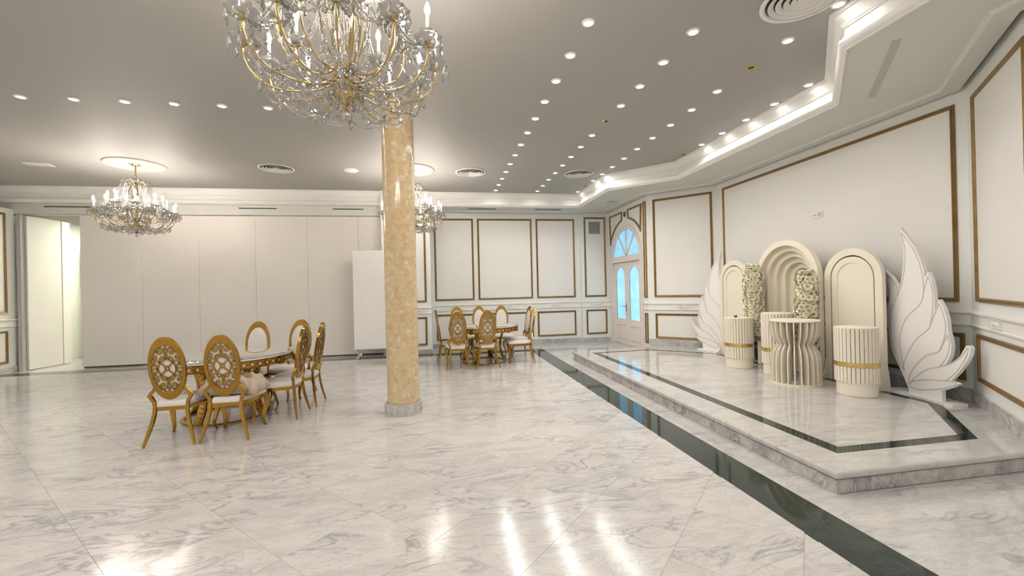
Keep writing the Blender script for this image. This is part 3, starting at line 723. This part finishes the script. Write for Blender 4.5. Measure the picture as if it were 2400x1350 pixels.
chair(.815, 7.45, 90, 'gold oval-back chair with its fretted back to the viewer at the far table, right one', g2)
chair(.36, 9.52, -88, 'gold oval-back chair behind the far table, half hidden by another chair, left of three', g2)
chair(.86, 9.58, -90, 'gold oval-back chair behind the far table, middle of three', g2)
chair(1.36, 9.50, -92, 'gold oval-back chair behind the far table, right of three', g2)
chair(1.75, 7.98, 175, 'gold oval-back chair side-on at the right end of the far table, nearer one', g2)
chair(1.80, 8.62, 190, 'gold oval-back chair side-on at the right end of the far table, farther one', g2)
chair(-.06, 8.29, 4, 'gold oval-back chair side-on at the left end of the far table', g2)

# ================================================================== TABLES
def make_table():
    root = empty('round_table'); TR, H = .70, .72
    MB().lathe([(TR-.012, H-.004), (TR-.004, H-.004), (TR, H-.002), (TR, H+.004), (TR-.004, H+.006), (.0001, H+.006)], 72, cap=False).build('mirror_top', M['mirror'], root, smooth=30)
    MB().lathe([(.0001, H-.026), (TR-.012, H-.026), (TR-.006, H-.022), (TR-.006, H-.006), (.0001, H-.006)], 72, cap=False).build('white_rim', M['white'], root, smooth=30)
    ap = MB().lathe([(TR-.05, H-.118), (TR-.03, H-.118), (TR-.022, H-.112), (TR-.028, H-.105), (TR-.028, H-.04), (TR-.02, H-.034), (TR-.02, H-.026), (TR-.05, H-.026)], 72, cap=False).build('apron', M['gold'], root, smooth=30)
    dm = MB(); ra = TR-.027
    for k in range(52):
        if k % 13 == 0: continue
        a = 2*pi*k/52; da, dz = .024, .021; zc = H-.073
        def P(x, z, d=0): return ((ra+d)*cos(a+x), (ra+d)*sin(a+x), z)
        dm.add([P(-da*.72, zc, .002), P(0, zc-dz*.8, .002), P(da*.72, zc, .002), P(0, zc+dz*.8, .002)], [(0, 1, 2, 3)])
    tag(dm.build('diamond_inlays', M['white'], ap), kind='stuff')
    lm = MB()
    for k in range(52):
        a = 2*pi*k/52; zc = H-.073
        def P(x, z, d=.0035): return ((ra+d)*cos(a+x), (ra+d)*sin(a+x), z)
        for p, q in (((-.03, 0), (0, -.027)), ((0, -.027), (.03, 0)), ((.03, 0), (0, .027)), ((0, .027), (-.03, 0))):
            lm.tube([P(p[0]*1.9, zc+p[1]), P(q[0]*1.9, zc+q[1])], .0028, 4, cap=False)
    lm.build('lattice', M['gold'], ap)
    blk = MB().box(-.035, .035, TR-.05, TR-.008, H-.125, H-.024).mesh('corner_block', M['gold'])
    legs = MB(); n = 12; path = []
    for k in range(n+1):
        t = k/n; z = (H-.12)*(1-t)+.02*t; path.append((0, .40-.10*sin(pi*t*.75)+.10*t*t, z))
    wds = [.055+.02*abs(1-2*k/n) for k in range(n+1)]
    v = []
    for (x, y, z), w_ in zip(path, wds): v += [(-w_/1.6, y-.012, z), (w_/1.6, y-.012, z), (w_/1.6, y+.012, z), (-w_/1.6, y+.012, z)]
    f = [(4*k+i, 4*k+(i+1) % 4, 4*k+4+(i+1) % 4, 4*k+4+i) for k in range(n) for i in range(4)]+[(0, 1, 2, 3), (4*n+3, 4*n+2, 4*n+1, 4*n)]
    lg = MB().add(v, f).mesh('leg', M['gold'], 50)
    fr = MB()
    for k in range(1, n):
        x, y, z = path[k]
        fr.tube([(-.02, y+.014, z+.02), (.0, y+.015, z), (.02, y+.014, z+.02)], .004, 4); fr.tube([(-.02, y+.014, z-.012), (.0, y+.015, z+.006), (.02, y+.014, z-.012)], .004, 4)
    fm = fr.mesh('filigree', M['goldband'])
    for k in range(4):
        a = R(45+90*k)+.25; l_ = link('leg', lg, root, (0, 0, 0), (0, 0, a)); link('filigree', fm, l_)
        link('corner_block', blk, root, (0, 0, 0), (0, 0, a))
    MB().ring([(.44*cos(2*pi*k/48), .44*sin(2*pi*k/48)) for k in range(48)], [(.405*cos(2*pi*k/48), .405*sin(2*pi*k/48)) for k in range(48)], .0, .022).build('base_ring', M['gold'], root)
    MB().ring([(.41*cos(2*pi*k/48), .41*sin(2*pi*k/48)) for k in range(48)], [(.36*cos(2*pi*k/48), .36*sin(2*pi*k/48)) for k in range(48)], H-.15, H-.118).build('under_frame', M['gold'], root)
    return root
tb = make_table(); tb.location = (-2.50, 5.46, 0); tb.rotation_euler = (0, 0, .3)
tag(tb, 'round gold table with mirror top among the near chairs', 'table', 'round gold tables with mirror tops')
tb2 = copy_tree(tb, None, (.82, 8.24, 0), .1)
tag(tb2, 'round gold table with mirror top near the back wall', 'table', 'round gold tables with mirror tops')

# cloth on the second chair's seat
nx, ny = 56, 30; v = []
for j in range(ny+1):
    for i in range(nx+1):
        u, q = i/nx*2-1, j/ny*2-1
        e = max(0, 1-abs(u)**4)*max(0, 1-abs(q)**4)
        x = .275*u+.02*sin(5*q+2*u); y = .17*q*(1+.25*sin(3*u))+.03*sin(5*u)
        fold = abs(sin(7*u+2.2*sin(2.5*q)))**.6*.045+abs(sin(5*q-3*u+1))*.03+.02*sin(13*u+5*q)
        z = .424+e**.4*(.055+fold+.06*u*u)
        v.append((x, y, max(z, .424)))
f = [(j*(nx+1)+i, j*(nx+1)+i+1, (j+1)*(nx+1)+i+1, (j+1)*(nx+1)+i) for j in range(ny) for i in range(nx)]
cb = MB().add(v, f).build('folded_cloth', M['cloth'], None, (-2.10, 4.74, 0), (0, 0, .10), smooth=80)
tag(cb, 'crumpled beige cloth heaped on a chair seat at the near table', 'cloth')
so = cb.modifiers.new('thick', 'SOLIDIFY'); so.thickness = .008; so.offset = 1

# ================================================================== STAGE PROPS
def arch_line(c, w_, ztop, z0=ZP, n=20):
    """outline in (y, z): right foot, round head, left foot"""
    r_ = w_/2; return [(c+r_, z0)]+[(c+r_*cos(pi*k/n), ztop-r_+r_*sin(pi*k/n)) for k in range(n+1)]+[(c-r_, z0)]
def arch_panel(x, yc, label, rot=0.0):
    root = thing('arch_panel', label, 'backdrop', (x, yc, ZP), rot, 'cream arched backdrop panels')
    fn = lambda u, v, t: (t, u, v-ZP)
    W, ZT = .73, 1.80
    MB().ring(arch_line(0, W, ZT), arch_line(0, W-.17, ZT-.085), 0, .05, fn, closed=False).build('outer_board', M['cream'], root, smooth=30)
    MB().ring(arch_line(0, W-.204, ZT-.102), arch_line(0, W-.35, ZT-.175), .003, .05, fn, closed=False).build('inner_board', M['cream'], root, smooth=30)
    MB().prism(arch_line(0, W-.349, ZT-.1745), .012, .05, fn).build('centre_panel', M['cream'], root, smooth=30)
    MB().prism(arch_line(0, W-.05, ZT-.03), .030, .06, fn).build('back_board', M['dark'], root)
    for s in (-1, 1):
        P = [(-.13, 0), (.08, 0), (.08, .03), (.06, .22), (.05, .24), (-.005, .24), (-.03, .10), (-.07, .045), (-.13, .03)]
        MB().prism([(a, b) for a, b in P], s*(W/2-.01)-.012, s*(W/2-.01)+.012, lambda u, v, t: (u, t, v)).build('foot_bracket', M['cream'], root)
    return root
arch_panel(4.93, 4.36, 'cream arched panel on the right, between the nested arch and the right-hand wing')
arch_panel(4.93, 6.45, 'cream arched panel on the left, behind the pedestal with the black clip')
am = thing('nested_arch', 'tall cream nested arch with stepped rings and an open centre', 'backdrop', (4.86, 5.29, ZP))
fn = lambda u, v, t: (t, u, v-ZP)
for k in range(5):
    w0, z0 = 1.10-.16*k, 2.01-.08*k
    w1, z1 = w0-.16, z0-.08
    MB().ring(arch_line(0, w0, z0), arch_line(0, w1, z1), .075*k, .075*k+.075, fn, closed=False).build('arch_ring', M['cream'], am, smooth=30)
# fluted pedestals
def make_pedestal(h):
    root = empty('fluted_pedestal'); r_ = .195
    MB().lathe([(r_-.018, .0), (r_-.012, .008), (r_-.012, .15)], 40).build('plinth', M['cream'], root, smooth=30)
    MB().lathe([(r_-.020, .15), (r_-.020, h-.004)], 40).build('core', M['cream'], root, smooth=30)
    MB().lathe([(r_+.002, h-.012), (r_+.002, h-.002), (r_-.002, h)], 40).build('top_disc', M['cream'], root, smooth=30)
    MB().lathe([(r_+.001, .318), (r_+.006, .320), (r_+.006, .366), (r_+.001, .368)], 40, cap=False).build('gold_band', M['goldband'], root, smooth=30)
    n = 32; hw = r_*sin(pi/n)*.82
    def sl(z0, z1):
        P = [(-hw, -.018), (hw, -.018), (hw, .004), (hw*.6, .007), (-hw*.6, .007), (-hw, .004)]
        return MB().prism([(x, y+r_-.004) for x, y in P], z0, z1).mesh('slat', M['cream'])
    a, b = sl(.15, .318), sl(.368, h-.012)
    for k in range(n):
        link('slat', a, root, (0, 0, 0), (0, 0, 2*pi*k/n)); link('slat', b, root, (0, 0, 0), (0, 0, 2*pi*k/n))
    return root
gp = 'cream fluted pedestals with a gold band'
p1 = make_pedestal(.745); p1.location = (4.52, 3.96, ZP); tag(p1, 'cream fluted pedestal with gold band before the right arched panel', 'pedestal', gp)
p2 = copy_tree(p1, None, (4.42, 5.69, ZP), .05); tag(p2, 'cream fluted pedestal with gold band holding the small black clip', 'pedestal', gp)
p3 = make_pedestal(.84); p3.location = (4.56, 5.10, ZP); tag(p3, 'taller cream fluted pedestal half hidden behind the slatted table', 'pedestal', gp)
# hourglass slatted table
ht = thing('slatted_table', 'round cream hourglass table made of upright wavy fins', 'table', (4.35, 4.60, ZP))
MB().lathe([(.268, .765), (.275, .768), (.275, .782), (.27, .785)], 48).build('table_top', M['cream'], ht, smooth=30)
MB().ring([(.275*cos(2*pi*k/48), .275*sin(2*pi*k/48)) for k in range(48)], [(.19*cos(2*pi*k/48), .19*sin(2*pi*k/48)) for k in range(48)], 0, .02).build('base_ring', M['cream'], ht)
prof = [(.272, .02), (.272, .25), (.268, .33), (.250, .40), (.215, .455), (.198, .48), (.198, .495), (.22, .53), (.25, .575), (.266, .63), (.272, .69), (.272, .766)]
P = prof+[(r_-.085, z) for r_, z in prof[::-1]]
fin = MB().prism(P, -.007, .007, lambda u, v, t: (u, t, v)).mesh('fin', M['cream'])
for k in range(24): link('fin', fin, ht, (0, 0, 0), (0, 0, 2*pi*k/24))
# wings
WING = [(0.105, 1.835), (0.192, 1.729), (0.291, 1.598), (0.353, 1.467), (0.391, 1.349), (0.402, 1.262), (0.438, 1.328), (0.474, 1.253), (0.499, 1.139), (0.506, 1.026), (0.505, 0.921), (0.528, 0.985), (0.552, 1.045), (0.601, 0.96), (0.634, 0.853), (0.642, 0.73), (0.659, 0.678), (0.672, 0.584), (0.657, 0.501), (0.624, 0.429), (0.6, 0.395), (0.686, 0.438), (0.75, 0.502), (0.791, 0.574), (0.815, 0.617), (0.841, 0.623), (0.858, 0.602), (0.849, 0.537), (0.808, 0.452), (0.739, 0.351), (0.656, 0.253), (0.698, 0.249), (0.739, 0.238), (0.68, 0.193), (0.561, 0.135), (0.559, 0.02), (0.172, 0.02), (0.169, 0.066), (0.11, 0.183), (0.005, 0.365), (-0.049, 0.484), (-0.082, 0.672), (-0.107, 0.83), (-0.102, 0.911), (-0.072, 0.977), (-0.06, 1.073), (-0.085, 1.201), (-0.142, 1.299), (-0.21, 1.392), (-0.11, 1.363), (-0.005, 1.279), (0.06, 1.184), (0.08, 1.138), (0.116, 1.276), (0.144, 1.429), (0.152, 1.581), (0.129, 1.721)]
WLINES = [[(0.125, 1.775), (0.257, 1.601), (0.329, 1.462), (0.366, 1.343), (0.382, 1.226), (0.386, 1.124)], [(0.125, 1.775), (0.169, 1.579), (0.16, 1.397), (0.119, 1.215), (0.08, 1.138)], [(-0.18, 1.374), (-0.081, 1.321), (0.012, 1.232), (0.066, 1.137), (0.064, 1.075)], [(-0.18, 1.374), (-0.084, 1.233), (-0.046, 1.089), (-0.094, 0.928)], [(0.08, 1.138), (0.004, 0.964), (-0.035, 0.803), (-0.027, 0.566), (0.042, 0.372), (0.117, 0.253)], [(0.386, 1.124), (0.34, 0.992), (0.165, 0.833), (0.077, 0.61), (0.09, 0.426), (0.121, 0.246)], [(0.438, 1.29), (0.48, 1.168), (0.488, 1.04), (0.477, 0.898), (0.449, 0.775)], [(0.386, 1.124), (0.438, 1.29)], [(0.449, 0.775), (0.429, 0.737), (0.261, 0.587), (0.133, 0.371), (0.117, 0.253)], [(0.551, 1.007), (0.602, 0.878), (0.617, 0.755), (0.592, 0.642), (0.545, 0.525)], [(0.449, 0.775), (0.551, 1.007)], [(0.545, 0.525), (0.484, 0.494), (0.373, 0.441), (0.218, 0.265), (0.17, 0.119)], [(0.637, 0.702), (0.652, 0.609), (0.632, 0.51), (0.594, 0.435), (0.541, 0.37)], [(0.545, 0.525), (0.637, 0.702)], [(0.651, 0.415), (0.526, 0.36), (0.401, 0.315), (0.25, 0.197), (0.182, 0.114)], [(0.651, 0.415), (0.756, 0.496), (0.829, 0.599), (0.823, 0.54), (0.782, 0.454), (0.712, 0.348), (0.61, 0.243)], [(0.61, 0.243), (0.398, 0.206), (0.232, 0.156), (0.182, 0.107)], [(0.61, 0.243), (0.715, 0.234), (0.55, 0.149), (0.314, 0.085), (0.182, 0.091)]]
def wing(loc, sgn, label):
    """local x runs along the board (sgn * y in the place), local y into the room"""
    root = thing('angel_wing', label, 'wing', loc)
    d = Vector((-.2425, -.9701*sgn)); nrm = Vector((-.9701, .2425*sgn))     # along, towards the room
    fn = lambda u, v, t: (d.x*u+nrm.x*t, d.y*u+nrm.y*t, v)
    wbd = MB().prism(WING, -.018, .018, fn).build('wing_board', M['white'], root)
    # a rim standing proud along the outline
    poly = WING if area2(WING) < 0 else WING[::-1]
    for ln_ in WLINES:
        mb = MB(); ribbon(mb, spline(ln_), .010, .017, .0205, fn); mb.build('feather_line', M['groove'], root)
    MB().prism([(.0, -.15), (.66, -.15), (.70, -.11), (.70, .03), (.66, .07), (.0, .07), (-.04, .03), (-.04, -.11)], 0, .022, lambda u, v, t: (d.x*(u-.02)+nrm.x*v, d.y*(u-.02)+nrm.y*v, t)).build('base_board', M['white'], root)
wing((5.08, 3.98, ZP), 1, 'tall white feathered wing cut-out at the right end of the stage')
wing((5.08, 6.80, ZP), -1, 'tall white feathered wing cut-out at the left end of the stage')
# flower garlands on the nested arch
def bloom(seed):
    rnd = random.Random(seed); mb = MB()
    for ring_, (npet, r_, tilt, ln_, wd_) in enumerate(((6, .012, .25, .034, .024), (6, .008, .75, .032, .021), (5, .004, 1.15, .028, .016), (3, .001, 1.4, .024, .010))):
        for i in range(npet):
            a = 2*pi*i/npet+ring_*.5+rnd.uniform(-.2, .2); tl = tilt+rnd.uniform(-.15, .15); l_ = ln_*rnd.uniform(.85, 1.1); ca, sa = cos(a), sin(a)
            def P(s_, w_, c):   # along the petal, across, curl
                x = r_+s_*cos(tl)*l_-c*sin(tl); z = s_*sin(tl)*l_+c*cos(tl); return (x*ca-w_*sa, x*sa+w_*ca, z)
            v = [P(0, 0, 0), P(.5, -wd_*.8, .007), P(.5, 0, -.001), P(.5, wd_*.8, .007), P(.85, -wd_, .008), P(.9, 0, .001), P(.85, wd_, .008), P(1.1, -wd_*.55, .003), P(1.15, 0, -.003), P(1.1, wd_*.55, .003)]
            mb.add(v, [(0, 2, 1), (0, 3, 2), (1, 2, 5, 4), (2, 3, 6, 5), (4, 5, 8, 7), (5, 6, 9, 8)])
    return mb.mesh('bloom', M['petal'], 60)
BL = [bloom(k) for k in range(4)]
def garland(x, y, z0, z1, label, seed, lean):
    rnd = random.Random(seed); root = thing('flower_garland', label, 'flowers', (x, y, 0), 0, 'ivory rose garlands on the nested arch')
    MB().tube([(lean*k/6*.0, lean*(k/6-.5), z0+(z1-z0)*k/6) for k in range(7)], [.05, .085, .095, .095, .095, .085, .05], 10).build('foam_core', M['core'], root)
    nring = int((z1-z0)/.043)
    for k in range(nring):
        z = z0+.02+(z1-z0-.02)*k/(nring-1); t = (z-z0)/(z1-z0); rb = .112 if .06 < t < .94 else .075
        m_ = 13 if rb > .1 else 8
        for i in range(m_):
            a = 2*pi*(i+.5*(k % 2))/m_+rnd.uniform(-.15, .15)
            if cos(a) > .45: continue      # nothing grows on the side that touches the arch
            r_ = rb*rnd.uniform(.88, 1.18)
            el = (-.9 if t < .06 else .9 if t > .94 else 0)+rnd.uniform(-.35, .35)
            o = link('bloom', BL[rnd.randrange(4)], root, (r_*cos(a), r_*sin(a)+lean*(t-.5), z+rnd.uniform(-.012, .012)))
            d_ = Vector((cos(a)*cos(el), sin(a)*cos(el), sin(el)))
            o.rotation_euler = d_.to_track_quat('Z', 'Y').to_euler(); sc_ = rnd.uniform(.75, 1.1); o.scale = (sc_, sc_, sc_)
garland(4.765, 5.77, .53, 1.67, 'ivory rose garland on the left leg of the nested arch', 1, .03)
garland(4.765, 4.83, .50, 1.53, 'ivory rose garland on the right leg of the nested arch', 2, -.05)
# small black clip on the left pedestal
ck = thing('black_clip', 'small black clip lying on top of the left fluted pedestal', 'clip', (4.37, 5.68, ZP+.747), .5)
MB().tube([(-.05, 0, .012), (.05, .005, .012)], .008, 6).build('arm', M['black'], ck)
MB().tube([(.03, 0, .01), (.055, .02, .03)], .006, 6).build('jaw', M['black'], ck); MB().tube([(-.03, 0, .01), (-.055, .0, .035)], .006, 6).build('jaw', M['black'], ck)
MB().box(-.012, .012, -.012, .016, .0, .02).build('hinge', M['black'], ck)

# ================================================================== CHANDELIERS
def strand(name, a, b, sag, n, parent, r_=.0071):
    mb = MB(); a = Vector(a); b = Vector(b); n = max(6, int(((b-a).length+2.2*sag*sag/max(.05, (b-a).length))/.0118))
    for k in range(n+1):
        t = k/n; p_ = a.lerp(b, t); p_.z -= sag*4*t*(1-t)
        mb.ball(p_, r_*(1.25 if k % 4 == 0 else .9), 6, 4)
    return mb.build(name, M['crystal'], parent)
def make_chandelier():
    root = empty('crystal_chandelier')          # origin on the ceiling
    C = M['crystal']; G = M['chgold']
    MB().lathe([(.0001, -.045), (.02, -.045), (.035, -.03), (.055, -.012), (.06, 0)], 24, cap=False).build('ceiling_cup', G, root, smooth=50)
    MB().tube([(0, 0, -.04), (0, 0, -.14)], .010, 10).build('rod', G, root)
    ch = MB()
    for k in range(4):
        z = -.155-.032*k; pts = [(.014*cos(t), 0, z+.022*sin(t)) if k % 2 == 0 else (0, .014*cos(t), z+.022*sin(t)) for t in [2*pi*i/12 for i in range(13)]]
        ch.tube(pts, .0042, 5, cap=False)
    ch.build('chain', G, root)
    MB().lathe([(.0001, -.27), (.012, -.275), (.03, -.30), (.02, -.33), (.035, -.36), (.018, -.40), (.014, -.55), (.022, -.60), (.04, -.66), (.024, -.74), (.018, -.82), (.035, -.88), (.05, -.93), (.03, -.97)], 16, cap=False).build('stem', C, root, smooth=60)
    MB().tube([(0, 0, -.26), (0, 0, -1.10)], .008, 8).build('core_rod', G, root)
    MB().lathe([(.0001, -.985), (.07, -.99), (.10, -1.02), (.095, -1.05), (.06, -1.085), (.03, -1.10), (.022, -1.13), (.03, -1.145), (.0001, -1.165)], 24, cap=False).build('bowl', G, root, smooth=50)
    # gilt cage strips of the vase body
    for k in range(6):
        a = 2*pi*k/6; pth = [(r_*cos(a), r_*sin(a), z) for r_, z in ((.05, -.32), (.085, -.38), (.125, -.50), (.135, -.62), (.105, -.76), (.06, -.88), (.05, -.95))]
        MB().tube(spline(pth, 3), .0065, 6, 1.5, (0, 0, 1)).build('cage_strip', G, root, smooth=60)
    bob = MB().lathe([(.010, -.004), (.03, -.012), (.060, -.006), (.080, .014), (.077, .017), (.058, -.001), (.03, -.006), (.010, .002)], 24, cap=False, rip=lambda a, k: .10*cos(8*a) if k in (2, 3, 4, 5) else 0).mesh('drip_pan', M['pan'], 60)
    cupm = MB().lathe([(.010, -.035), (.013, -.02), (.026, -.012), (.020, -.004), (.008, .0)], 14, cap=True).mesh('gilt_cup', G, 50)
    tul = MB().lathe([(.012, .005), (.022, .018), (.030, .032), (.046, .050), (.043, .051), (.026, .032), (.012, .012)], 16, cap=False, rip=lambda a, k: .16*cos(6*a) if k in (3, 4) else 0).mesh('crystal_tulip', M['pan'], 60)
    can = MB().lathe([(.0095, .03), (.0095, .145)], 12).mesh('candle', M['candle'], 40)
    blb = MB().lathe([(.006, .145), (.012, .155), (.0165, .170), (.015, .186), (.009, .204), (.003, .218), (.0005, .222)], 12).mesh('bulb', M['bulb'], 60)
    dropv = [(0, 0, 0)]; n = 6
    for r_, z in ((.005, -.008), (.014, -.034), (.011, -.046)): dropv += [(r_*cos(2*pi*i/n), .6*r_*sin(2*pi*i/n), z) for i in range(n)]
    dropv.append((0, 0, -.058))
    df = [(0, 1+i, 1+(i+1) % n) for i in range(n)]+[(1+k*n+i, 1+k*n+(i+1) % n, 1+(k+1)*n+(i+1) % n, 1+(k+1)*n+i) for k in range(2) for i in range(n)]+[(1+2*n+i, 1+2*n+(i+1) % n, 3*n+1) for i in range(n)]
    ball_v = MB().ball((0, 0, .008), .007, 6, 4)
    dm = MB().add(dropv, df); dm.v += ball_v.v; dm.f += [tuple(i+len(dropv) for i in q) for q in ball_v.f]
    drop = dm.mesh('crystal_drop', C)
    rnd = random.Random(3)
    def hang(x, y, z, s=1.0): link('crystal_drop', drop, root, (x, y, z), (0, 0, rnd.uniform(0, pi)), s)
    tips = {}
    def tier(n_, rc, zc, path, off, key, nd):
        tips[key] = []
        arm = MB().tube(spline([(x, 0, z) for x, z in path], 4), .0065, 8).mesh('arm', G, 60)
        for k in range(n_):
            a = 2*pi*k/n_+off; o = link('arm', arm, root, (0, 0, 0), (0, 0, a))
            for nm, me in (('gilt_cup', cupm), ('drip_pan', bob), ('crystal_tulip', tul), ('candle', can), ('bulb', blb)): link(nm, me, o, (rc, 0, zc))
            c = (rc*cos(a), rc*sin(a)); tips[key].append((*c, zc, a))
            for i in range(nd):
                b = a+2*pi*i/nd; hang(c[0]+.076*cos(b), c[1]+.076*sin(b), zc-.004, 1.1)
    tier(12, .525, -.83, ((.05, -1.0), (.14, -1.05), (.27, -1.075), (.40, -1.06), (.49, -.99), (.525, -.90), (.525, -.86)), .13, 'low', 8)
    tier(8, .345, -.70, ((.04, -.90), (.10, -.96), (.19, -.97), (.28, -.93), (.33, -.85), (.345, -.77), (.345, -.73)), .33, 'up', 7)
    # corona on top
    cor = []
    for k in range(6):
        a = 2*pi*k/6+.2; pth = [(.02*cos(a), .02*sin(a), -.36), (.06*cos(a), .06*sin(a), -.30), (.12*cos(a), .12*sin(a), -.265), (.17*cos(a), .17*sin(a), -.275), (.19*cos(a), .19*sin(a), -.31)]
        MB().tube(spline(pth, 3), .006, 6).build('corona_arm', G, root, smooth=60); cor.append((.19*cos(a), .19*sin(a), -.315, a))
        hang(.19*cos(a), .19*sin(a), -.325, 1.1); hang(.13*cos(a), .13*sin(a), -.29); hang(.16*cos(a+.3), .16*sin(a+.3), -.31)
    MB().lathe([(.02, -.30), (.05, -.298), (.075, -.282), (.072, -.279), (.05, -.294), (.02, -.295)], 24, cap=False, rip=lambda a, k: .08*cos(9*a) if k in (2, 3) else 0).build('corona_dish', C, root, smooth=60)
    up, lo = tips['up'], tips['low']
    for i, q in enumerate(up):
        p_ = cor[int(((q[3]-.2) % (2*pi))/(2*pi)*6+.5) % 6]
        strand('bead_strand', (p_[0], p_[1], p_[2]), (q[0], q[1], q[2]+.0), .10, 22, root)
        q2 = up[(i+1) % len(up)]; strand('bead_strand', q[:3], q2[:3], .07, 14, root)
    for i, q in enumerate(lo):
        q2 = lo[(i+1) % len(lo)]; strand('bead_strand', q[:3], q2[:3], .075, 15, root)
        n_ = min(up, key=lambda s: (s[0]-q[0])**2+(s[1]-q[1])**2); strand('bead_strand', n_[:3], q[:3], .07, 13, root)
        a = q[3]+.13; strand('bead_strand', (.42*cos(q[3]), .42*sin(q[3]), -1.07), (.08*cos(a), .08*sin(a), -1.06), .055, 16, root)
        p_ = cor[i//2]; strand('bead_strand', (p_[0], p_[1], -.40), q[:3], .16, 30, root)
        strand('bead_strand', (q[0], q[1], q[2]-.01), (.30*cos(q[3]+.26), .30*sin(q[3]+.26), -1.08), .05, 20, root)
        q3 = q2[3]
        for r_, z, sg in ((.44, -1.05, .05), (.33, -1.075, .045), (.20, -1.06, .03)): strand('bead_strand', (r_*cos(q[3]), r_*sin(q[3]), z), (r_*cos(q3), r_*sin(q3), z), sg, 12, root)
        # drops below the arms
        for r_, z in ((.45, -1.045), (.36, -1.085), (.25, -1.09)): hang(r_*cos(q[3]), r_*sin(q[3]), z, 1.05)
        hang(.48*cos(a+.13), .48*sin(a+.13), -.945, .9)
    for k in range(12):
        a = 2*pi*k/12+.1; strand('bead_strand', (.17*cos(a), .17*sin(a), -.36), (.11*cos(a+.25), .11*sin(a+.25), -.93), .0, 30, root)
    for k in range(14):
        a = 2*pi*k/14; hang(.098*cos(a), .098*sin(a), -1.055, .95)
    for k in range(8):
        a = 2*pi*k/8; hang(.05*cos(a), .05*sin(a), -1.105, .9)
    for k in range(20):
        a = 2*pi*k/20+.1; hang(.13*cos(a), .13*sin(a), -.93, .9)
    MB().ball((0, 0, -1.19), .028, 10, 6).build('finial_ball', C, root)
    return root
cdl = make_chandelier(); cdl.location = (-.52, 2.6, ZC)
tag(cdl, 'large crystal and gold chandelier hanging close above the viewer', 'chandelier', 'crystal chandeliers')
tag(copy_tree(cdl, None, (-4.98, 8.0, ZC), .2), 'crystal and gold chandelier at the far left, before the partition', 'chandelier', 'crystal chandeliers')
tag(copy_tree(cdl, None, (-.47, 7.9, ZC), .5), 'crystal and gold chandelier half hidden behind the marble column', 'chandelier', 'crystal chandeliers')
for x, y, lb in ((-4.98, 8.0, 'round white plaster ceiling rose above the left chandelier'), (-.47, 7.9, 'round white plaster ceiling rose above the chandelier behind the column'), (-.52, 2.6, 'round white plaster ceiling rose above the nearest chandelier')):
    t = thing('ceiling_rose', lb, 'ceiling rose', (x, y, ZC), 0, 'plaster ceiling roses')
    MB().lathe([(.0001, -.004), (.36, -.005), (.375, -.012), (.39, -.022), (.41, -.018), (.42, -.006), (.42, 0)], 56, cap=False).build('disc', M['rose'], t, smooth=40)
    MB().lathe([(.08, -.005), (.085, -.012), (.095, -.012), (.10, -.005)], 32, cap=False).build('inner_bead', M['rose'], t, smooth=40)
